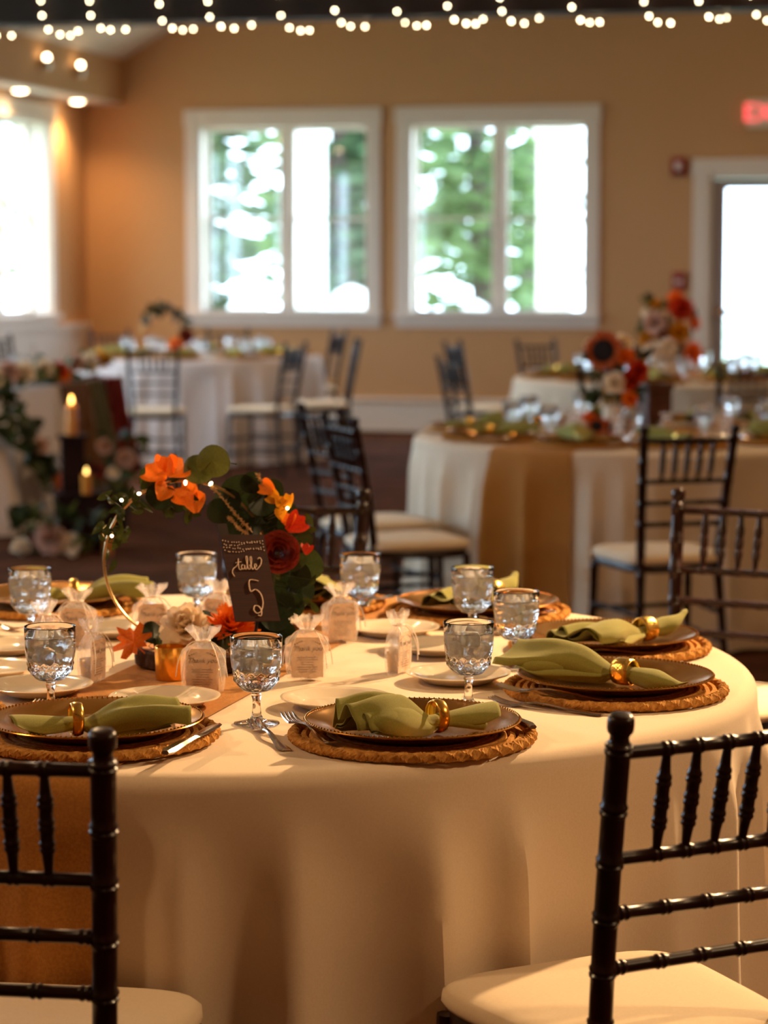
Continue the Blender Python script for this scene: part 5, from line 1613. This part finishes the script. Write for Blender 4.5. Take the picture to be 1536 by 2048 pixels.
# ------------------------------------------------------------------ head table along the left wall
HX0, HX1, HYa, HYb = -5.62, -4.87, 12.22, 14.46
t = thing('head_table', 'long head table under the pale cloth along the left wall', 'table', ((HX0 + HX1) / 2, (HYa + HYb) / 2, 0))
obj('tabletop', MB().box(-0.36, 0.36, -1.10, 1.10, 0.725, 0.758).data('tabletop', 'plastic_table', False), t)
for sx in (-1, 1):
    for sy in (-1, 1):
        obj('leg', MB().tube([(sx * 0.3, sy * 0.95, 0.002), (sx * 0.3, sy * 0.95, 0.728)], 0.016, 8).data('leg', 'black_metal'), t)
def box_cloth(u, v, off=0.0):
    """u round the perimeter, v down the skirt"""
    w, d = (HX1 - HX0) / 2, (HYb - HYa) / 2
    per = 2 * (2 * w + 2 * d)
    s = (u % 1.0) * per
    if s < 2 * d: x, y, nx, ny = w, -d + s, 1, 0
    elif s < 2 * d + 2 * w: x, y, nx, ny = w - (s - 2 * d), d, 0, 1
    elif s < 4 * d + 2 * w: x, y, nx, ny = -w, d - (s - 2 * d - 2 * w), -1, 0
    else: x, y, nx, ny = -w + (s - 4 * d - 2 * w), -d, 0, -1
    z = 0.765 - v * 0.753
    fl = 0.11 * v + 0.03 * sm(v * 1.5) * math.sin(s * 19) + 0.018 * sm(v * 1.5) * math.sin(s * 31 + 1) + off
    return Vector((x + nx * fl, y + ny * fl, z))
mb = MB()
mb.surf(lambda u, v: box_cloth(u, v), 360, 16, cu=True)
w2, d2 = (HX1 - HX0) / 2, (HYb - HYa) / 2
mb.add([(-w2, -d2, 0.765), (w2, -d2, 0.765), (w2, d2, 0.765), (-w2, d2, 0.765)], [(0, 1, 2, 3)])
thing('tablecloth', 'pale cloth hanging to the floor on the head table', 'tablecloth', ((HX0 + HX1) / 2, (HYa + HYb) / 2, 0), 0, None, mb.data('tablecloth', 'linen_cool'))
def drape(y0, y1, m, name, label, spread, z1):
    per = 2 * (2 * w2 + 2 * d2)
    mb = MB()
    yc = (y0 + y1) / 2
    def fn(u, v):
        # v from back edge of the top, over the front edge and down
        y = lerp(y0, y1, u)
        if v < 0.3:
            x = lerp(-w2 + 0.1, w2 + 0.006, v / 0.3)
            return Vector((x, y - (HYa + HYb) / 2, 0.7672 + 0.002 * math.sin(u * 22) ** 2))
        q = (v - 0.3) / 0.7
        y = yc + (y - yc) * (1 + spread * q)
        s = (y - HYa) / per
        p = box_cloth(s, q * z1, 0.012)
        p.x += 0.016 * math.sin(u * 26 + 2 * q) * (0.4 + q) + 0.012
        return p
    mb.surf(fn, 44, 30)
    return thing(name, label, 'fabric drape', ((HX0 + HX1) / 2, (HYa + HYb) / 2, 0), 0, None, mb.data(name, m))
drape(13.28, 13.72, 'gauze_brown', 'gauze_drape', 'brown gauze drape hanging over the head table front', 0.06, 0.97)
drape(13.76, 13.98, 'gauze_sage', 'gauze_drape', 'sage grey gauze drape hanging between the brown and rust drapes', 0.10, 0.95)
drape(14.03, 14.34, 'gauze_rust', 'gauze_drape', 'rust red gauze drape hanging at the end of the head table', 0.25, 0.93)
# flowers along the front edge of the head table
t = thing('floral_garland', 'garland of cream, orange and green along the head table front edge', 'garland', (HX1 - 0.10, HYa, 0.7705))
pts = [(r5.uniform(-0.18, 0.08), r5.uniform(0.0, 2.1), r5.uniform(0.0, 0.13)) for _ in range(150)]
leaves(t, pts, 9, ['d', 'o', 'o', 'e'], 0.04, 0.075)
for i, (kd, y, z, r) in enumerate((('cream', 0.15, 0.08, 0.07), ('pink', 0.40, 0.10, 0.07), ('cream', 0.62, 0.09, 0.075), ('red', 1.20, 0.08, 0.055), ('cream', 0.95, 0.10, 0.06), ('opeony', 1.28, 0.05, 0.05), ('cream', 1.72, 0.09, 0.07), ('yellow', 1.95, 0.10, 0.06), ('pink', 1.5, 0.11, 0.06))):
    obj('bloom', FL[kd], t, (0.05, y, z), aim((0.7, -0.8, 0.5), i), r)
stm = MB().tube([(-0.02, 0.0, 0.006), (0.0, 0.7, 0.012), (-0.02, 1.4, 0.006), (0.0, 2.1, 0.008)], 0.006, 6)
for k in range(9):
    stm.tube([(0.0, 0.2 + 0.22 * k, 0.004), (0.05, 0.15 + 0.22 * k, 0.1)], 0.004, 5)
obj('vine', stm.data('vine', 'stem'), t)
g = 'goblets on the head table'
for i, y in enumerate((0.22, 0.42, 0.72, 0.95, 1.3, 1.75)):
    o = goblet(0, 0, 0, 300 + i, 'cut glass goblet of iced water on the head table', g, 2)
    o.location = (HX1 - 0.56 + 0.03 * (i % 2), HYa + y, 0.7705 if y > 1.0 else 0.766)
# pampas plumes standing in the garland
t = thing('pampas_plumes', 'pale dried pampas plumes on the head table', 'dried flowers', (HX1 - 0.37, HYa + 0.35, 0.766))
obj('pot', MB().lathe([(0.0001, 0), (0.04, 0), (0.045, 0.06), (0.038, 0.06), (0.0001, 0.02)], 16).data('pot', 'box_wood'), t)
for k in range(5):
    a = k * 1.26
    mb = MB()
    base = Vector((0.01 * math.cos(a), 0.01 * math.sin(a), 0.04)); tip = Vector((0.08 * math.cos(a), 0.16 * math.sin(a), 0.19))
    P = [base.lerp(tip, i / 10) for i in range(11)]
    mb.tube(P, [0.002 if i < 4 else 0.022 * math.sin((i - 3) / 8 * math.pi) + 0.003 for i in range(11)], 7)
    obj('plume', mb.data('plume', 'pampas'), t)
# garland trailing down the cloth to the floor
t = thing('trailing_garland', 'dark leafy garland trailing down the head table cloth to the floor', 'garland', (HX1, HYa, 0))
pts = []
def trail(q): return Vector((0.10 + 0.16 * q + 0.55 * max(0, q - 0.75), -0.10 + 0.10 * q + 1.1 * max(0, q - 0.2) * 0.75, 0.80 * (1 - q) ** 0.9 + 0.02))
for k in range(150):
    p = trail(r5.random())
    pts.append((p.x + r5.uniform(-0.03, 0.06), p.y + r5.uniform(-0.13, 0.10), max(0.03, p.z + r5.uniform(-0.06, 0.06))))
leaves(t, pts, 12, ['d', 'd', 'v', 'e'], 0.04, 0.075)
obj('vine', MB().tube([trail(k / 16) for k in range(17)], 0.007, 6).data('vine', 'stem'), t)
obj('poppy', FL['opeony'], t, trail(0.70) + Vector((0.06, -0.02, -0.02)), aim((0.5, -1, 0.2), 0), 0.055)
obj('bloom', FL['pink'], t, trail(0.45) + Vector((0.05, 0, 0)), aim((0.5, -1, 0.2), 0), 0.05)
# candle on stacked dark pedestals, flowers at its foot
PB = W(-1.555, 12.45)
t = thing('pedestal', 'dark wooden pedestal with a slim column holding the candle by the head table', 'pedestal', PB, YAW + 0.2)
obj('plinth', MB().box(-0.14, 0.14, -0.13, 0.13, 0.0, 0.30).data('plinth', 'dark_crate', False), t)
obj('column', MB().box(-0.062, 0.056, -0.06, 0.06, 0.30, 0.575).data('column', 'dark_crate', False), t, (-0.045, 0, 0))
obj('top_plate', MB().box(-0.078, 0.072, -0.075, 0.075, 0.575, 0.592).data('top_plate', 'dark_crate', False), t, (-0.045, 0, 0))
cnd = thing('pillar_candle', 'lit amber pillar candle on the dark pedestal', 'candle', W(-1.605, 12.44, 0.592), 0)
obj('wax', MB().lathe([(0.0001, 0), (0.030, 0), (0.030, 0.15), (0.027, 0.155), (0.012, 0.148), (0.0001, 0.147)], 24).data('wax', 'wax'), cnd)
obj('wick', MB().tube([(0, 0, 0.147), (0.001, 0, 0.165)], 0.0014, 5).data('wick', 'black_metal'), cnd)
obj('flame', MB().lathe([(0.0001, 0.158), (0.008, 0.166), (0.010, 0.176), (0.006, 0.192), (0.0001, 0.206)], 12).data('flame', 'flame'), cnd)
fl_ = bpy.data.lights.new('candle_glow', 'POINT'); fl_.energy = 1.2; fl_.color = (1, 0.6, 0.25); fl_.shadow_soft_size = 0.02
fo = bpy.data.objects.new('candle_glow', fl_); COL.objects.link(fo); fo.parent = cnd; fo.location = (0, 0, 0.225)
for i, (l, f, z, lab) in enumerate(((-1.515, 12.30, 0.30, 'small lit tea light on the plinth beside the candle column'), (-1.40, 12.20, 0.0, 'small lit tea light on the floor beside the pedestal'))):
    q = thing('tea_light', lab, 'candle', W(l, f, z + 0.001))
    obj('cup', MB().lathe([(0.0001, 0), (0.024, 0), (0.028, 0.10), (0.026, 0.10), (0.022, 0.006), (0.0001, 0.006)], 16).data('cup', 'wax'), q)
    obj('flame', MB().lathe([(0.0001, 0.10), (0.007, 0.108), (0.008, 0.116), (0.0001, 0.138)], 10).data('flame', 'flame'), q)
t = thing('floor_flowers', 'cream and pink blooms with greenery on the floor in front of the pedestal', 'flowers', W(-1.66, 12.12, 0.0), YAW)
for i, (kd, x, y, z, r) in enumerate((('pink', -0.02, 0.0, 0.09, 0.085), ('cream', 0.08, 0.02, 0.06, 0.065), ('cream', -0.17, 0.02, 0.05, 0.05))):
    obj('bloom', FL[kd], t, (x, y, z), aim((0.2, -1, 0.5), i), r)
leaves(t, [(r5.uniform(-0.22, 0.26), r5.uniform(-0.03, 0.14), r5.uniform(0.02, 0.28)) for _ in range(60)], 15, ['d', 'd', 'o', 'e'], 0.04, 0.07)
for a_, b_ in (((-0.17, 0.04, 0.02), (0.1, 0.06, 0.02)), ((0.0, 0.02, 0.09), (0.02, 0.06, 0.01))):
    obj('stem', MB().tube([a_, b_], 0.005, 5).data('stem', 'stem'), t)
t = thing('leaning_flowers', 'pink and brown dried blooms leaning against the head table drapes', 'flowers', W(-1.48, 13.25, 0.0), YAW)
obj('pot', MB().lathe([(0.0001, 0), (0.07, 0), (0.085, 0.16), (0.075, 0.16), (0.0001, 0.03)], 20).data('pot', 'dark_crate'), t)
for i, (kd, x, y, z, r) in enumerate((('pink', -0.05, 0, 0.47, 0.05), ('pink', 0.06, 0.02, 0.40, 0.06), ('cream', 0.0, -0.03, 0.33, 0.04), ('pink', 0.14, 0, 0.27, 0.06), ('rose', -0.1, 0, 0.33, 0.05))):
    obj('bloom', FL[kd], t, (x, y, z), aim((0.2, -1, 0.5), i), r)
leaves(t, [(r5.uniform(-0.16, 0.18), r5.uniform(-0.05, 0.08), r5.uniform(0.12, 0.55)) for _ in range(60)], 16, ['d', 'o', 'e', 'd'], 0.035, 0.065)
for x, z in ((-0.05, 0.47), (0.06, 0.40), (0.14, 0.27), (-0.1, 0.33), (0.0, 0.5)):
    obj('stem', MB().tube([(x, 0, z), (x * 0.3, 0, 0.05)], 0.004, 5).data('stem', 'stem'), t)
bpy.context.view_layer.update()
